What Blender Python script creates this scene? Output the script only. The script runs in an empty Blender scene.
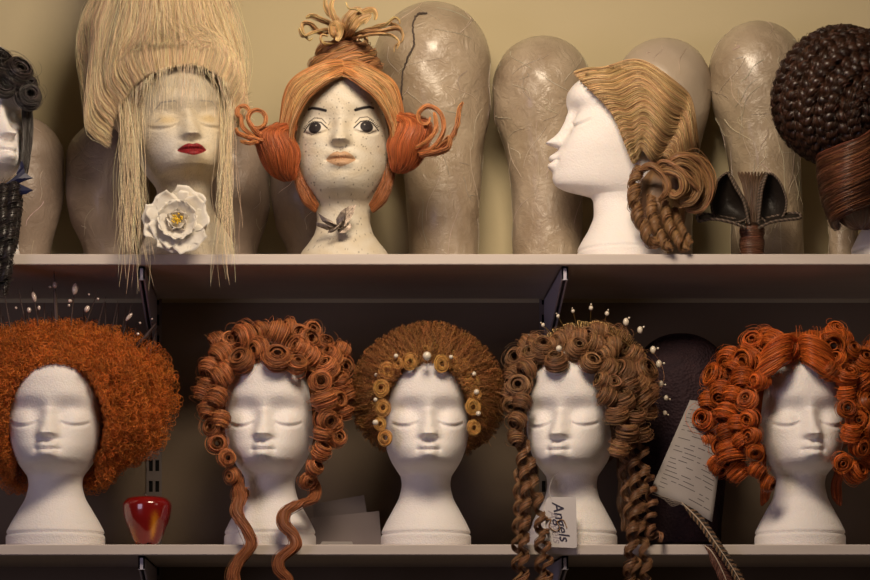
import bpy, math, random
import numpy as np
PI = math.pi
random.seed(7)
rng = np.random.default_rng(11)
C = bpy.context.scene.collection
F = 2700.0; D0 = 3.6; CZ = 1.45; VX, VY = 315.0, 712.0
def W(px, py, Y=0.0):
    d = D0 + Y
    return np.array([(px - VX) * d / F, Y, CZ + (VY - py) * d / F])

# ---------------------------------------------------------------- camera
cam = bpy.data.cameras.new('camera'); camo = bpy.data.objects.new('camera', cam); C.objects.link(camo)
cam.sensor_width = 36.0; cam.lens = F / 870 * 36.0
cam.shift_x = (435 - VX) / 870; cam.shift_y = (VY - 290) / 870
camo.location = (0, -D0, CZ); camo.rotation_euler = (PI / 2, 0, 0)
cam.clip_start = 0.05; cam.clip_end = 50
bpy.context.scene.camera = camo
# ---------------------------------------------------------------- light
sc = bpy.context.scene
sc.view_settings.view_transform = 'Standard'; sc.view_settings.look = 'None'
sc.view_settings.gamma = 1; sc.view_settings.use_curve_mapping = False
sc.view_settings.exposure = -0.12
wd = bpy.data.worlds.new('world'); sc.world = wd; wd.use_nodes = True
wd.node_tree.nodes['Background'].inputs[0].default_value = (0.9, 0.62, 0.42, 1)
wd.node_tree.nodes['Background'].inputs[1].default_value = 0.03
def area(name, loc, target, sx, sy, power, col):
    l = bpy.data.lights.new(name, 'AREA'); l.shape = 'RECTANGLE'; l.size = sx; l.size_y = sy
    l.energy = power; l.color = col
    o = bpy.data.objects.new(name, l); C.objects.link(o); o.location = loc
    from mathutils import Vector
    o.rotation_euler = (Vector(target) - Vector(loc)).to_track_quat('-Z', 'Y').to_euler()
    return o
area('ceiling_lamp', (0.12, -0.85, 2.66), (0.16, 0.10, 2.12), 0.44, 0.32, 15.0, (1.0, 0.81, 0.60))
area('window_light', (-1.7, -2.3, 1.75), (0.1, 0.0, 1.78), 0.9, 0.9, 9.5, (0.88, 0.76, 1.0))
area('room_lamp', (2.3, -2.4, 2.3), (0.2, 0.1, 1.75), 0.8, 0.8, 3.6, (1.0, 0.74, 0.60))

# ---------------------------------------------------------------- materials
MATS = {}
def mat(name, col=(.8, .8, .8), rough=.5, spec=.5, metal=0, vc=False, bump=None, sss=0, aniso=0, coat=0,
        noise=None, alpha=1, sheen=0):
    """bump=(kind, scale, strength, dist)  noise=(scale, colour2, amount)"""
    m = bpy.data.materials.new(name); m.use_nodes = True
    nt = m.node_tree; N = nt.nodes; L = nt.links
    b = N['Principled BSDF']
    b.inputs['Base Color'].default_value = (*col, 1); b.inputs['Roughness'].default_value = rough
    b.inputs['Specular IOR Level'].default_value = spec; b.inputs['Metallic'].default_value = metal
    b.inputs['Coat Weight'].default_value = coat; b.inputs['Coat Roughness'].default_value = .03 if coat > .6 else .2
    if aniso: b.inputs['Anisotropic'].default_value = aniso
    if sss:
        b.inputs['Subsurface Weight'].default_value = sss; b.inputs['Subsurface Scale'].default_value = .006
        b.inputs['Subsurface Radius'].default_value = (1, .8, .6)
    src = None
    tc = N.new('ShaderNodeTexCoord')
    if vc:
        a = N.new('ShaderNodeVertexColor'); a.layer_name = 'Col'; src = a.outputs['Color']
    if noise:
        sc_, c2, amt = noise[:3]
        n = N.new('ShaderNodeTexNoise'); n.inputs['Scale'].default_value = sc_; n.inputs['Detail'].default_value = 6
        if len(noise) > 3:
            mp = N.new('ShaderNodeMapping'); mp.inputs['Scale'].default_value = noise[3]
            L.new(tc.outputs['Object'], mp.inputs[0]); L.new(mp.outputs[0], n.inputs['Vector'])
        else: L.new(tc.outputs['Object'], n.inputs['Vector'])
        r = N.new('ShaderNodeMapRange'); r.inputs[1].default_value = .35; r.inputs[2].default_value = .7
        r.inputs[4].default_value = amt
        L.new(n.outputs['Fac'], r.inputs[0])
        mx = N.new('ShaderNodeMix'); mx.data_type = 'RGBA'
        L.new(r.outputs[0], mx.inputs[0])
        if src: L.new(src, mx.inputs[6])
        else: mx.inputs[6].default_value = (*col, 1)
        mx.inputs[7].default_value = (*c2, 1)
        src = mx.outputs[2]
    if src: L.new(src, b.inputs['Base Color'])
    if bump:
        kind, s, st, dist = bump[:4]
        if kind == 'voronoi':
            t = N.new('ShaderNodeTexVoronoi'); t.inputs['Scale'].default_value = s; o = t.outputs['Distance']
        else:
            t = N.new('ShaderNodeTexNoise'); t.inputs['Scale'].default_value = s; t.inputs['Detail'].default_value = 5
            t.inputs['Roughness'].default_value = .65; o = t.outputs['Fac']
            if len(bump) > 4: t.inputs['Distortion'].default_value = bump[4]
        L.new(tc.outputs['Object'], t.inputs['Vector'])
        bp = N.new('ShaderNodeBump'); bp.inputs['Strength'].default_value = st; bp.inputs['Distance'].default_value = dist
        L.new(o, bp.inputs['Height']); L.new(bp.outputs[0], b.inputs['Normal'])
    MATS[name] = m
    return m
def lin(r, g, b): return tuple(((c / 255) / 12.92 if c / 255 <= .04045 else ((c / 255 + .055) / 1.055) ** 2.4) for c in (r, g, b))

M_wall = mat('cream_wall_paint', (.54, .46, .29), .75, .25, bump=('noise', 60, .15, .002), noise=(3, (.48, .41, .25), .5))
M_shelf = mat('white_shelf_laminate', (.60, .53, .49), .5, .4, noise=(9, (.50, .44, .40), .5, (.6, 3, 6)))
M_steel = mat('grey_bracket_enamel', (.50, .47, .56), .45, .4)
M_rail = mat('dull_rail_enamel', (.17, .14, .13), .5, .3)
M_slot = mat('dark_slot', (.01, .01, .01), .8, .1)
M_foam = mat('white_polystyrene', (.86, .82, .81), .62, .3, sss=.25, bump=('voronoi', 420, .35, .0012))
M_aged = mat('aged_painted_foam', (.6, .55, .47), .6, .35, vc=True, bump=('voronoi', 330, .32, .0012))
M_wrap = mat('film_wrapped_block', (.31, .235, .160), (.30), .6, coat=.55, bump=('noise', 44, .65, .0045, 1.9),
             noise=(17, (.50, .41, .30), .8))
M_blockg = mat('smooth_glazed_block', (.42, .34, .26), .33, .5, coat=.3, bump=('noise', 30, .35, .004, .6), noise=(9, (.52, .44, .35), .6))

# ---------------------------------------------------------------- mesh building
class MB:
    def __init__(s): s.v = []; s.f = []; s.c = []; s.n = 0
    def add(s, v, f, c=None):
        v = np.asarray(v, float).reshape(-1, 3); f = np.asarray(f, int)
        if f.ndim == 2 and f.shape[1] == 3: f = np.concatenate([f, -np.ones((len(f), 1), int)], 1)
        s.v.append(v); s.f.append(np.where(f >= 0, f + s.n, -1)); s.n += len(v)
        if c is None: c = (1, 1, 1)
        c = np.asarray(c, float)
        if c.ndim == 1: c = np.tile(c, (len(v), 1))
        s.c.append(c.reshape(-1, 3)); return s
def make_mesh(name, mb, m, smooth=True, origin=(0, 0, 0)):
    v = np.concatenate(mb.v) - np.asarray(origin); f = np.concatenate(mb.f); c = np.concatenate(mb.c)
    tri = f[:, 3] < 0
    cnt = np.where(tri, 3, 4)
    flat = f.reshape(-1)[(f >= 0).reshape(-1)]
    me = bpy.data.meshes.new(name)
    me.vertices.add(len(v)); me.vertices.foreach_set('co', v.astype(np.float32).ravel())
    me.loops.add(len(flat)); me.loops.foreach_set('vertex_index', flat.astype(np.int32))
    me.polygons.add(len(f))
    me.polygons.foreach_set('loop_start', np.concatenate([[0], np.cumsum(cnt)[:-1]]).astype(np.int32))
    me.polygons.foreach_set('loop_total', cnt.astype(np.int32))
    me.update(calc_edges=True)
    me.polygons.foreach_set('use_smooth', np.full(len(f), bool(smooth)))
    a = me.color_attributes.new('Col', 'FLOAT_COLOR', 'POINT')
    a.data.foreach_set('color', np.concatenate([c, np.ones((len(c), 1))], 1).astype(np.float32).ravel())
    if m: me.materials.append(m)
    return me
def wloc(o):
    p = np.zeros(3)
    while o is not None: p += np.array(o.location); o = o.parent
    return p
def part(name, mb, m, parent=None, smooth=True, origin=None):
    """mb holds world coordinates; origin is world; the object lands at origin"""
    base = wloc(parent) if parent else np.zeros(3)
    if origin is None: origin = base
    o = bpy.data.objects.new(name, make_mesh(name, mb, m, smooth, origin)); C.objects.link(o)
    if parent: o.parent = parent
    o.location = np.asarray(origin) - base
    return o
def tag(o, label, cat, group=None, kind=None):
    o['label'] = label; o['category'] = cat
    if group: o['group'] = group
    if kind: o['kind'] = kind
    return o
def thing(name, label, cat, loc, group=None):
    o = bpy.data.objects.new(name, None); C.objects.link(o); o.location = loc; o.empty_display_size = .05
    return tag(o, label, cat, group)
def struct(name, mb, m, smooth=False):
    o = part(name, mb, m, smooth=smooth); o['kind'] = 'structure'; return o
def box(mb, x0, x1, y0, y1, z0, z1, c=None, bev=0):
    if bev <= 0:
        v = [(x, y, z) for x in (x0, x1) for y in (y0, y1) for z in (z0, z1)]
        mb.add(v, [(0, 1, 3, 2), (4, 6, 7, 5), (0, 4, 5, 1), (2, 3, 7, 6), (0, 2, 6, 4), (1, 5, 7, 3)], c)
        return mb
    b = bev; pts = []
    for (x, sx) in ((x0, 1), (x1, -1)):
        for (y, sy) in ((y0, 1), (y1, -1)):
            for (z, sz) in ((z0, 1), (z1, -1)):
                pts += [(x, y + sy * b, z + sz * b), (x + sx * b, y, z + sz * b), (x + sx * b, y + sy * b, z)]
    import bmesh
    bm = bmesh.new()
    for p in pts: bm.verts.new(p)
    r = bmesh.ops.convex_hull(bm, input=bm.verts)
    bm.verts.index_update()
    bm.verts.ensure_lookup_table()
    vs = [v.co[:] for v in bm.verts]
    for f in bm.faces: 
        pass
    mb.add(vs, [[v.index for v in f.verts] if len(f.verts) == 4 else [v.index for v in f.verts] + [-1] for f in bm.faces], c)
    bm.free(); return mb
def grid_faces(nu, nv, close_u=False, close_v=False):
    """vertices indexed i*nv+j"""
    I = np.arange(nu if close_u else nu - 1); J = np.arange(nv if close_v else nv - 1)
    i, j = np.meshgrid(I, J, indexing='ij'); i = i.ravel(); j = j.ravel()
    i2 = (i + 1) % nu; j2 = (j + 1) % nv
    return np.stack([i * nv + j, i2 * nv + j, i2 * nv + j2, i * nv + j2], 1)
def norm(a): return a / np.maximum(np.linalg.norm(a, axis=-1, keepdims=True), 1e-9)
def cr(pts, n):
    """catmull-rom through pts -> n samples, roughly by arc length"""
    P = np.asarray(pts, float)
    if len(P) == 2: return P[0] + (P[1] - P[0]) * np.linspace(0, 1, n)[:, None]
    Q = np.vstack([2 * P[0] - P[1], P, 2 * P[-1] - P[-2]])
    out = []
    for k in range(1, len(Q) - 2):
        t = np.linspace(0, 1, 24, endpoint=False)[:, None]
        a, b, c, d = Q[k - 1], Q[k], Q[k + 1], Q[k + 2]
        out.append(.5 * (2 * b + (c - a) * t + (2 * a - 5 * b + 4 * c - d) * t ** 2 + (3 * b - a - 3 * c + d) * t ** 3))
    out = np.vstack(out + [P[-1:]])
    s = np.concatenate([[0], np.cumsum(np.linalg.norm(np.diff(out[:, :3], axis=0), axis=1))])
    u = np.linspace(0, s[-1], n)
    return np.stack([np.interp(u, s, out[:, k]) for k in range(out.shape[1])], 1)
def frames(P, side=None):
    """tangent, side, up for every point; side = hint vector(s), else parallel transport"""
    T = norm(np.gradient(P, axis=0))
    if side is None:
        S = np.zeros_like(P); a = np.array([0, 0, 1.]) if abs(T[0][2]) < .9 else np.array([1., 0, 0])
        s = norm(np.cross(T[0], a))
        for i in range(len(P)):
            s = norm(s - T[i] * np.dot(s, T[i])); S[i] = s
    else:
        side = np.asarray(side, float)
        if side.ndim == 1: side = np.tile(side, (len(P), 1))
        S = norm(side - T * np.sum(side * T, 1, keepdims=True))
    return T, S, np.cross(T, S)
def jitcol(col, n, amt, g=rng):
    """n brightness/hue variations of one hair colour"""
    k = 1 + g.normal(0, amt, (n, 1)); h = g.normal(0, amt * .25, (n, 3))
    return np.clip(np.asarray(col) * np.clip(k, .25, 2.2) * (1 + h), 0, 1)
def lock(mb, P, w, t, col, side=None, ridges=14, amt=.22, taper=(.15, .2), tip=.3, col2=None, rid=.18, dens=3.0, fray=.06, sr=.00036):
    """one lock of hair swept along P: dark oval core (half sizes w x t) under a layer of separate strands"""
    P = np.asarray(P, float); n = len(P); T, S, U = frames(P, side)
    s = np.linspace(0, 1, n)
    k = np.clip(s / max(taper[0], 1e-6), 0, 1) ** .6 * np.clip((1 - s) / max(taper[1], 1e-6), 0, 1) ** .6
    k = tip + (1 - tip) * k
    w = np.asarray(w, float) * np.ones(n); t = np.asarray(t, float) * np.ones(n)
    solid = dens <= 0
    nr = max(6, ridges * 2 if solid else 10); a = np.arange(nr) / nr * 2 * PI
    R = k[:, None] * (np.ones(nr) if solid else .80)
    V = P[:, None] + S[:, None] * (R * np.cos(a)[None] * w[:, None])[..., None] + U[:, None] * (R * np.sin(a)[None] * t[:, None])[..., None]
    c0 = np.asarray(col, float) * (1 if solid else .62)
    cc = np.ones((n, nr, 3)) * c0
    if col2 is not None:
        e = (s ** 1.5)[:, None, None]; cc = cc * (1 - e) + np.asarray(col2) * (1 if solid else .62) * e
    f = grid_faces(n, nr, close_v=True)
    V = np.vstack([V.reshape(-1, 3), P[:1], P[-1:]]); c = cc.reshape(-1, 3); c = np.vstack([c, c[:1], c[-2:-1]])
    i0 = n * nr; j = np.arange(nr); j2 = (j + 1) % nr; b = (n - 1) * nr
    mb.add(V, np.vstack([f, np.stack([j2, j, np.full(nr, i0), np.full(nr, -1)], 1), np.stack([b + j, b + j2, np.full(nr, i0 + 1), np.full(nr, -1)], 1)]), np.clip(c, 0, 1))
    if solid: return mb
    N = int(ridges * dens); A = rng.uniform(0, 2 * PI, (N, 1)); rho = rng.uniform(.80, 1.06, (N, 1)); st = rng.random((N, 1)) < .12; rho = np.where(st, rng.uniform(1.0, 1.4, (N, 1)), rho)
    dr = .5 * np.sin(s[None] * rng.uniform(1.5, 6, (N, 1)) + rng.uniform(0, 6, (N, 1)))
    rr = rho * (1 + fray * np.sin(s[None] * rng.uniform(8, 26, (N, 1)) + rng.uniform(0, 6, (N, 1)))) * np.minimum(1.0, k[None] * 1.05 + .05)
    ca, sa = np.cos(A + dr) * rr * w[None], np.sin(A + dr) * rr * t[None]
    Q = P[None] + S[None] * ca[..., None] + U[None] * sa[..., None]
    c1 = jitcol(col, N, amt)[:, None] * np.ones((1, n, 1))
    if col2 is not None: c1 = c1 * (1 - (s ** 1.5)[None, :, None]) + jitcol(col2, N, amt)[:, None] * (s ** 1.5)[None, :, None]
    strands(mb, Q, sr * rng.uniform(.7, 1.3, N), c1)
    return mb
def strands(mb, P, r, cols):
    """P: (N, n, 3) thin three-sided tubes"""
    P = np.asarray(P, float); N, n, _ = P.shape
    T = norm(np.gradient(P, axis=1))
    a = norm(rng.normal(size=(N, 1, 3)))
    S = norm(a - T * np.sum(a * T, 2, keepdims=True)); U = np.cross(T, S)
    r = np.asarray(r, float)
    if r.ndim == 0: r = np.full((N, n), float(r))
    elif r.ndim == 1: r = np.tile(r[:, None], (1, n))
    tp = np.ones(n); tp[-1] = .35
    V = np.stack([P + (S * math.cos(q) + U * math.sin(q)) * (r * tp)[..., None] for q in (0, 2 * PI / 3, 4 * PI / 3)], 2)
    f = grid_faces(n, 3, close_v=True)
    Fc = (f[None] + (np.arange(N) * n * 3)[:, None, None]).reshape(-1, 4)
    cols = np.asarray(cols, float)
    if cols.ndim == 1: cols = jitcol(cols, N, .2)
    if cols.ndim == 2: cols = np.repeat(cols[:, None], n * 3, 1)
    else: cols = np.repeat(cols, 3, 1)
    mb.add(V.reshape(-1, 3), Fc, np.clip(cols.reshape(-1, 3), 0, 1))
    return mb
def tube(mb, P, r, seg=8, c=None, cap=True):
    P = np.asarray(P, float); n = len(P); T, S, U = frames(P)
    r = np.asarray(r, float) * np.ones(n); a = np.arange(seg) / seg * 2 * PI
    V = P[:, None] + (S[:, None] * np.cos(a)[None, :, None] + U[:, None] * np.sin(a)[None, :, None]) * r[:, None, None]
    f = grid_faces(n, seg, close_v=True); V = np.vstack([V.reshape(-1, 3), P[:1], P[-1:]])
    j = np.arange(seg); j2 = (j + 1) % seg; b = (n - 1) * seg
    caps = np.vstack([np.stack([j2, j, np.full(seg, n * seg), np.full(seg, -1)], 1), np.stack([b + j, b + j2, np.full(seg, n * seg + 1), np.full(seg, -1)], 1)])
    mb.add(V, np.vstack([f, caps]) if cap else f, c); return mb
def lathe(mb, cx, cy, prof, seg=64, c=None, sx=1, sy=1, wob=None):
    """prof (r, z) world z, closed at both ends if r=0"""
    prof = np.asarray(prof, float); n = len(prof); a = np.arange(seg) / seg * 2 * PI
    R = prof[:, :1] * np.ones((1, seg)); Z = prof[:, 1:] * np.ones((1, seg))
    if wob is not None: R = R * (1 + wob(a[None], Z))
    V = np.stack([cx + R * np.cos(a) * sx, cy + R * np.sin(a) * sy, Z], 2).reshape(-1, 3)
    mb.add(V, grid_faces(n, seg, close_v=True)[:, ::-1], c); return mb
def ball(mb, p, r, c=None, seg=12, sc3=(1, 1, 1)):
    t = np.linspace(0, PI, seg // 2 + 2); a = np.arange(seg) / seg * 2 * PI
    V = np.stack([np.sin(t)[:, None] * np.cos(a), np.sin(t)[:, None] * np.sin(a), -np.cos(t)[:, None] * np.ones(seg)], 2).reshape(-1, 3)
    mb.add(np.asarray(p) + V * r * np.asarray(sc3), grid_faces(len(t), seg, close_v=True)[:, ::-1], c); return mb

# ================================================================ the setting
ZU = CZ + 458 * D0 / F; ZL = CZ + 167.5 * D0 / F; SD = 0.30; TH = .0142
XL, XR = -0.75, 1.15
mb = MB(); box(mb, XL, XR, SD, SD + .1, .0, 2.9); struct('wall_back', mb, M_wall)
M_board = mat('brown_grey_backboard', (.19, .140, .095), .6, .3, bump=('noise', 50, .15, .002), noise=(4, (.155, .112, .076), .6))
mb = MB(); box(mb, XL + .01, XR - .01, SD - .0035, SD, 1.2, ZU - TH - .006); struct('dark_backboard_1', mb, M_board)  # inferred backboard, added so the wall stays dark behind brightly lit heads
def shelf(z, name, label):
    mb = MB(); box(mb, XL + .02, XR - .02, 0, SD - .0036, z - TH, z, bev=.0012)
    o = part('wall_shelf', mb, M_shelf, smooth=False, origin=(XL + .02, SD, z)); tag(o, label, 'shelf', 'white wall shelves')
    return o
shelf(ZU, '', 'upper long white shelf carrying the blonde wigs and wrapped blocks')
shelf(ZL, '', 'lower long white shelf carrying the row of ginger wigs')

def standard(x, label):
    t = thing('shelf_standard', label, 'shelf upright', (x, SD, ZL - .25), 'slotted steel wall uprights')
    mb = MB(); w = .011; z0 = ZL - .25
    for xx in (-w, -.0018, w - .0036):      # three ribs leave two columns for slots
        box(mb, x + xx, x + xx + .0036, SD - .0075, SD - .0036, z0, ZU - TH - .001)
    zz = z0
    while zz < ZU - TH - .02:                          # webs between the slots
        box(mb, x - w + .0036, x + w - .0036, SD - .0074, SD - .0036, zz, zz + .014); zz += .030
    part('rail', mb, M_rail, t, smooth=False)
    mb = MB(); box(mb, x - w + .003, x + w - .003, SD - .0046, SD - .0037, z0, ZU - TH - .002)
    part('slot_shadow', mb, M_slot, t, smooth=False)
def bracket(x, z, label):
    mb = MB(); th = .0022
    # tapered side plate, outline in (Y, Z)
    out = [(.012, z - TH - .0005), (SD - .008, z - TH - .0005), (SD - .008, z - TH - .085), (SD - .03, z - TH - .078), (.03, z - TH - .020), (.012, z - TH - .018)]
    n = len(out)
    for s in (-1, 1):
        xa, xb = x + s * .0032 - th / 2, x + s * .0032 + th / 2
        v = [(xa, a, b) for a, b in out] + [(xb, a, b) for a, b in out]
        f = [(i, (i + 1) % n, n + (i + 1) % n, n + i) for i in range(n)] + [(0, 5, 4, 3), (0, 3, 2, 1), (n, n + 1, n + 2, n + 3), (n, n + 3, n + 4, n + 5)]
        mb.add(v, f)
    box(mb, x - .0043, x + .0043, .012, .0145, z - TH - .0185, z - TH - .0005)
    box(mb, x - .0043, x + .0043, .012, SD - .008, z - TH - .003, z - TH - .0005)
    o = part('shelf_bracket', mb, M_steel, smooth=False, origin=(x, SD, z - TH - .085))
    tag(o, label, 'bracket', 'steel shelf brackets')
XB = [W(141.5, 0, .012)[0], W(565, 0, .012)[0]]
standard(XB[0], 'slotted grey steel wall upright behind the red apple'); standard(XB[1], 'slotted steel wall upright behind the wig with pearl pins')
bracket(XB[0], ZU, 'grey bracket under upper shelf below the red-lipped head')
bracket(XB[1], ZU, 'grey bracket under upper shelf below the profile head')
bracket(XB[0], ZL, 'grey bracket under lower shelf below the red apple')
bracket(XB[1], ZL, 'grey bracket under lower shelf near the paper tag')

# ================================================================ heads
def pch(xs, ys, x):
    """smooth monotone cubic interpolation"""
    xs = np.asarray(xs, float); ys = np.asarray(ys, float); h = np.diff(xs); d = np.diff(ys) / h
    m = np.zeros(len(xs)); m[0] = d[0]; m[-1] = d[-1]
    for i in range(1, len(xs) - 1):
        if d[i - 1] * d[i] > 0: m[i] = 3 * (h[i - 1] + h[i]) / ((2 * h[i] + h[i - 1]) / d[i - 1] + (h[i] + 2 * h[i - 1]) / d[i])
    i = np.clip(np.searchsorted(xs, x) - 1, 0, len(h) - 1); t = (x - xs[i]) / h[i]
    return (ys[i] * (1 + 2 * t) * (1 - t) ** 2 + h[i] * m[i] * t * (1 - t) ** 2 + ys[i + 1] * t * t * (3 - 2 * t) + h[i] * m[i + 1] * t * t * (t - 1))
BASEROWS = [ # z, half width, front, back, boxiness
    (0.000, .0600, .0600, .0600, 1.0), (.0015, .0612, .0612, .0612, 1), (.0150, .0612, .0612, .0612, 1), (.0180, .0590, .0590, .0590, 1),
    (.0195, .0605, .0605, .0600, 1), (.0300, .0565, .0560, .0560, 1), (.0500, .0460, .0450, .0460, 1), (.0700, .0362, .0385, .0400, 1),
    (.0860, .0332, .0390, .0400, 1), (.0960, .0345, .0430, .0420, 1), (.1015, .0375, .0530, .0440, .97), (.1065, .0408, .0740, .0470, .94), (.1110, .0436, .0830, .0500, .92),
    (.1170, .0470, .0860, .0560, .90), (.1270, .0512, .0850, .0650, .88), (.1420, .0558, .0790, .0750, .87), (.1600, .0590, .0735, .0820, .86),
    (.1800, .0592, .0725, .0870, .86), (.2000, .0575, .0755, .0890, .87), (.2200, .0550, .0745, .0880, .89), (.2400, .0505, .0680, .0820, .92),
    (.2550, .0440, .0580, .0720, .95), (.2660, .0350, .0450, .0580, 1), (.2740, .0230, .0300, .0400, 1), (.2785, .0110, .0140, .0190, 1), (.2800, .0001, .0001, .0001, 1)]
FE = dict(eye=.169, brow=.189, nose=.1466, mouth=.1254, chin=.108, ex=.0305, lipw=.0118, open=False)
def g2(x, z, x0, z0, sx, sz): return np.exp(-((x - x0) / sx) ** 2 / 2 - ((z - z0) / sz) ** 2 / 2)
def sstep(a, b, x):
    t = np.clip((x - a) / (b - a), 0, 1); return t * t * (3 - 2 * t)
def head_grid(rows=BASEROWS, fe=FE, na=220, paint=None):
    rows = np.array(rows); fe = {**FE, **fe}
    zk = np.unique(np.concatenate([np.linspace(0, .09, 46), np.linspace(.09, .21, 190), np.linspace(.21, .272, 40), np.linspace(.272, .28, 14)])) * rows[-1, 0] / .28
    cols = [pch(rows[:, 0], rows[:, k], zk) for k in range(1, 5)]
    u = np.linspace(-1, 1, na, endpoint=False)
    a = PI * (u * .55 + .45 * u ** 3)      # denser in front
    w, f, b, p = [c[:, None] for c in cols]
    s, c = np.sin(a)[None], np.cos(a)[None]
    x = w * np.sign(s) * np.abs(s) ** p
    y = np.where(c > 0, -f * np.abs(c) ** p, b * np.abs(c) ** (p * .5 + .5))
    z = zk[:, None] * np.ones_like(x)
    fr = sstep(.0, .35, c)                 # only the front
    E, B, N_, Mo, Ch, ex = fe['eye'], fe['brow'], fe['nose'], fe['mouth'], fe['chin'], fe['ex']
    ax = np.abs(x); D = np.zeros_like(x)
    # sockets and brow ridge
    D -= .0098 * g2(ax, z, ex * .86, E + .008, .0165, .0110)
    D += .0022 * g2(ax, z, ex * 1.05, B + .010, .020, .0090)
    D -= .0030 * g2(ax, z, ex * .55, E - .002, .006, .009)
    # lids
    lid = g2(ax, z, ex, E, .0140, .0085); D += .0088 * lid
    lz = E - .0040 - .0058 * np.clip(1 - ((ax - ex) / .0175) ** 2, 0, 1)
    inside = sstep(.0200, .014, np.abs(ax - ex))
    D -= .0026 * inside * np.exp(-((z - lz + .0014) / .0022) ** 2 / 2)
    D += .0010 * inside * np.exp(-((z - lz - .0022) / .0020) ** 2 / 2)
    # nose: ridge growing to the tip and cut off sharply under it
    tz = np.clip((B - .004 - z) / (B - .004 - N_), 0, 1)
    nh = .0045 * sstep(-.1, .25, tz) + .0178 * tz ** 1.7
    nw = .0058 + .0024 * tz
    under = sstep(N_ - .0092, N_ - .0002, z)
    D += nh * np.exp(-(np.abs(x) / nw) ** 2.3 / 2) * under * sstep(B + .004, B - .010, z)
    D += .0045 * g2(ax, z, .0075, N_ + .0008, .0032, .0042) * under
    D += .0022 * g2(x, z, 0, B - .004, .007, .008)
    # cheeks, mouth mound, lips, chin
    D += .0030 * g2(ax, z, .034, N_ + .006, .013, .014)
    D += .0036 * g2(x, z, 0, Mo, .015, .012)
    lw = fe['lipw']
    up = np.exp(-((z - Mo - .0055 - .0008 * np.exp(-((ax - .004) / .002) ** 2)) / .0040) ** 2 / 2) * np.exp(-(ax / lw) ** 3.2)
    lo = np.exp(-((z - Mo + .0060) / .0045) ** 2 / 2) * np.exp(-(ax / (lw * .9)) ** 3.2)
    D += .0078 * up + .0072 * lo
    D -= .0030 * np.exp(-((z - Mo + .0002) / .0013) ** 2 / 2) * 1.4 * np.exp(-(ax / (lw * 1.05)) ** 4)
    D -= .0022 * g2(ax, z, lw * 1.15, Mo, .0028, .003)
    D -= .0022 * g2(x, z, 0, Mo + .0105, .0028, .0038)
    D -= .0006 * g2(x, z, 0, Mo - .0135, .012, .0035)
    D += .0035 * g2(x, z, 0, Ch + .006, .014, .0085)
    y = y - D * fr
    V = np.stack([x, y, z], 2)
    col = paint(x, z, np.ones_like(x) * c, fe) if paint else np.ones(V.shape)
    return V, col
def head_mesh(name, m, **kw):
    V, col = head_grid(**kw); n, na, _ = V.shape
    mb = MB(); f = grid_faces(n, na, close_v=True)
    VV = V.reshape(-1, 3); mb.add(np.vstack([VV, [[0, 0, 0]]]), np.vstack([f, np.stack([np.roll(np.arange(na), -1), np.arange(na), np.full(na, n * na), np.full(na, -1)], 1)]), np.vstack([col.reshape(-1, 3), [[.5, .5, .5]]]))
    return make_mesh(name, mb, m)
def place(me, name, label, cat, loc, rz=0, s=(1, 1, 1), group=None, rx=0, ry=0):
    o = bpy.data.objects.new(name, me); C.objects.link(o); o.location = loc; o.rotation_euler = (rx, ry, rz); o.scale = s
    tag(o, label, cat, group); return o
foam = head_mesh('display_head', M_foam)
HY = .072
def hx(px, Y=HY): return (px - VX) * (D0 + Y) / F
G = 'white foam display heads'
heads = {}
for key, px, rz, s, lab in [
        ('h1', 55.5, -.02, 1.10, 'white foam head with closed eyes under the wide frizzy ginger wig'),
        ('h2', 270, -.09, 1.02, 'white foam head with closed eyes under auburn curls with two trailing ringlets'),
        ('h3', 426, .0, 1.0, 'white foam head with closed eyes under the pearl-studded ginger wig'),
        ('h4', 572, -.31, 1.0, 'white foam head turned left beside the paper tag'),
        ('h5', 800, .02, 1.0, 'white foam head with closed eyes under the bright orange curly wig')]:
    heads[key] = place(foam, 'display_head', lab, 'mannequin head', (hx(px), HY, ZL), rz, (s, s, 1.0 if s < 1.04 else 1.0), G)
# ================================================================ painted and aged heads of the upper shelf
def seg_d(x, z, pts):
    """distance to a polyline in the face plane"""
    d = np.full(x.shape, 9.)
    for (ax_, az), (bx, bz) in zip(pts[:-1], pts[1:]):
        t = np.clip(((x - ax_) * (bx - ax_) + (z - az) * (bz - az)) / ((bx - ax_) ** 2 + (bz - az) ** 2), 0, 1)
        d = np.minimum(d, np.hypot(x - ax_ - t * (bx - ax_), z - az - t * (bz - az)))
    return d
def speck(shape, frac, lo):
    r = rng.random(shape); return np.where(r < frac, lo, 1.)
def arc(cx, cz, rx, rz, a0, a1, n=9):
    return [(cx + rx * math.cos(math.radians(a)), cz + rz * math.sin(math.radians(a))) for a in np.linspace(a0, a1, n)]
def lip_mask(x, z, Mo, w, hu, hl):
    q = np.clip(1 - (np.abs(x) / w) ** 1.6, 0, 1)
    top = Mo + hu * q ** .7 * (1 - .22 * np.exp(-(x / .003) ** 2)); bot = Mo - hl * q ** .8
    return sstep(0, .0008, np.minimum(top - z, z - bot)) * (np.abs(x) < w)
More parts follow.
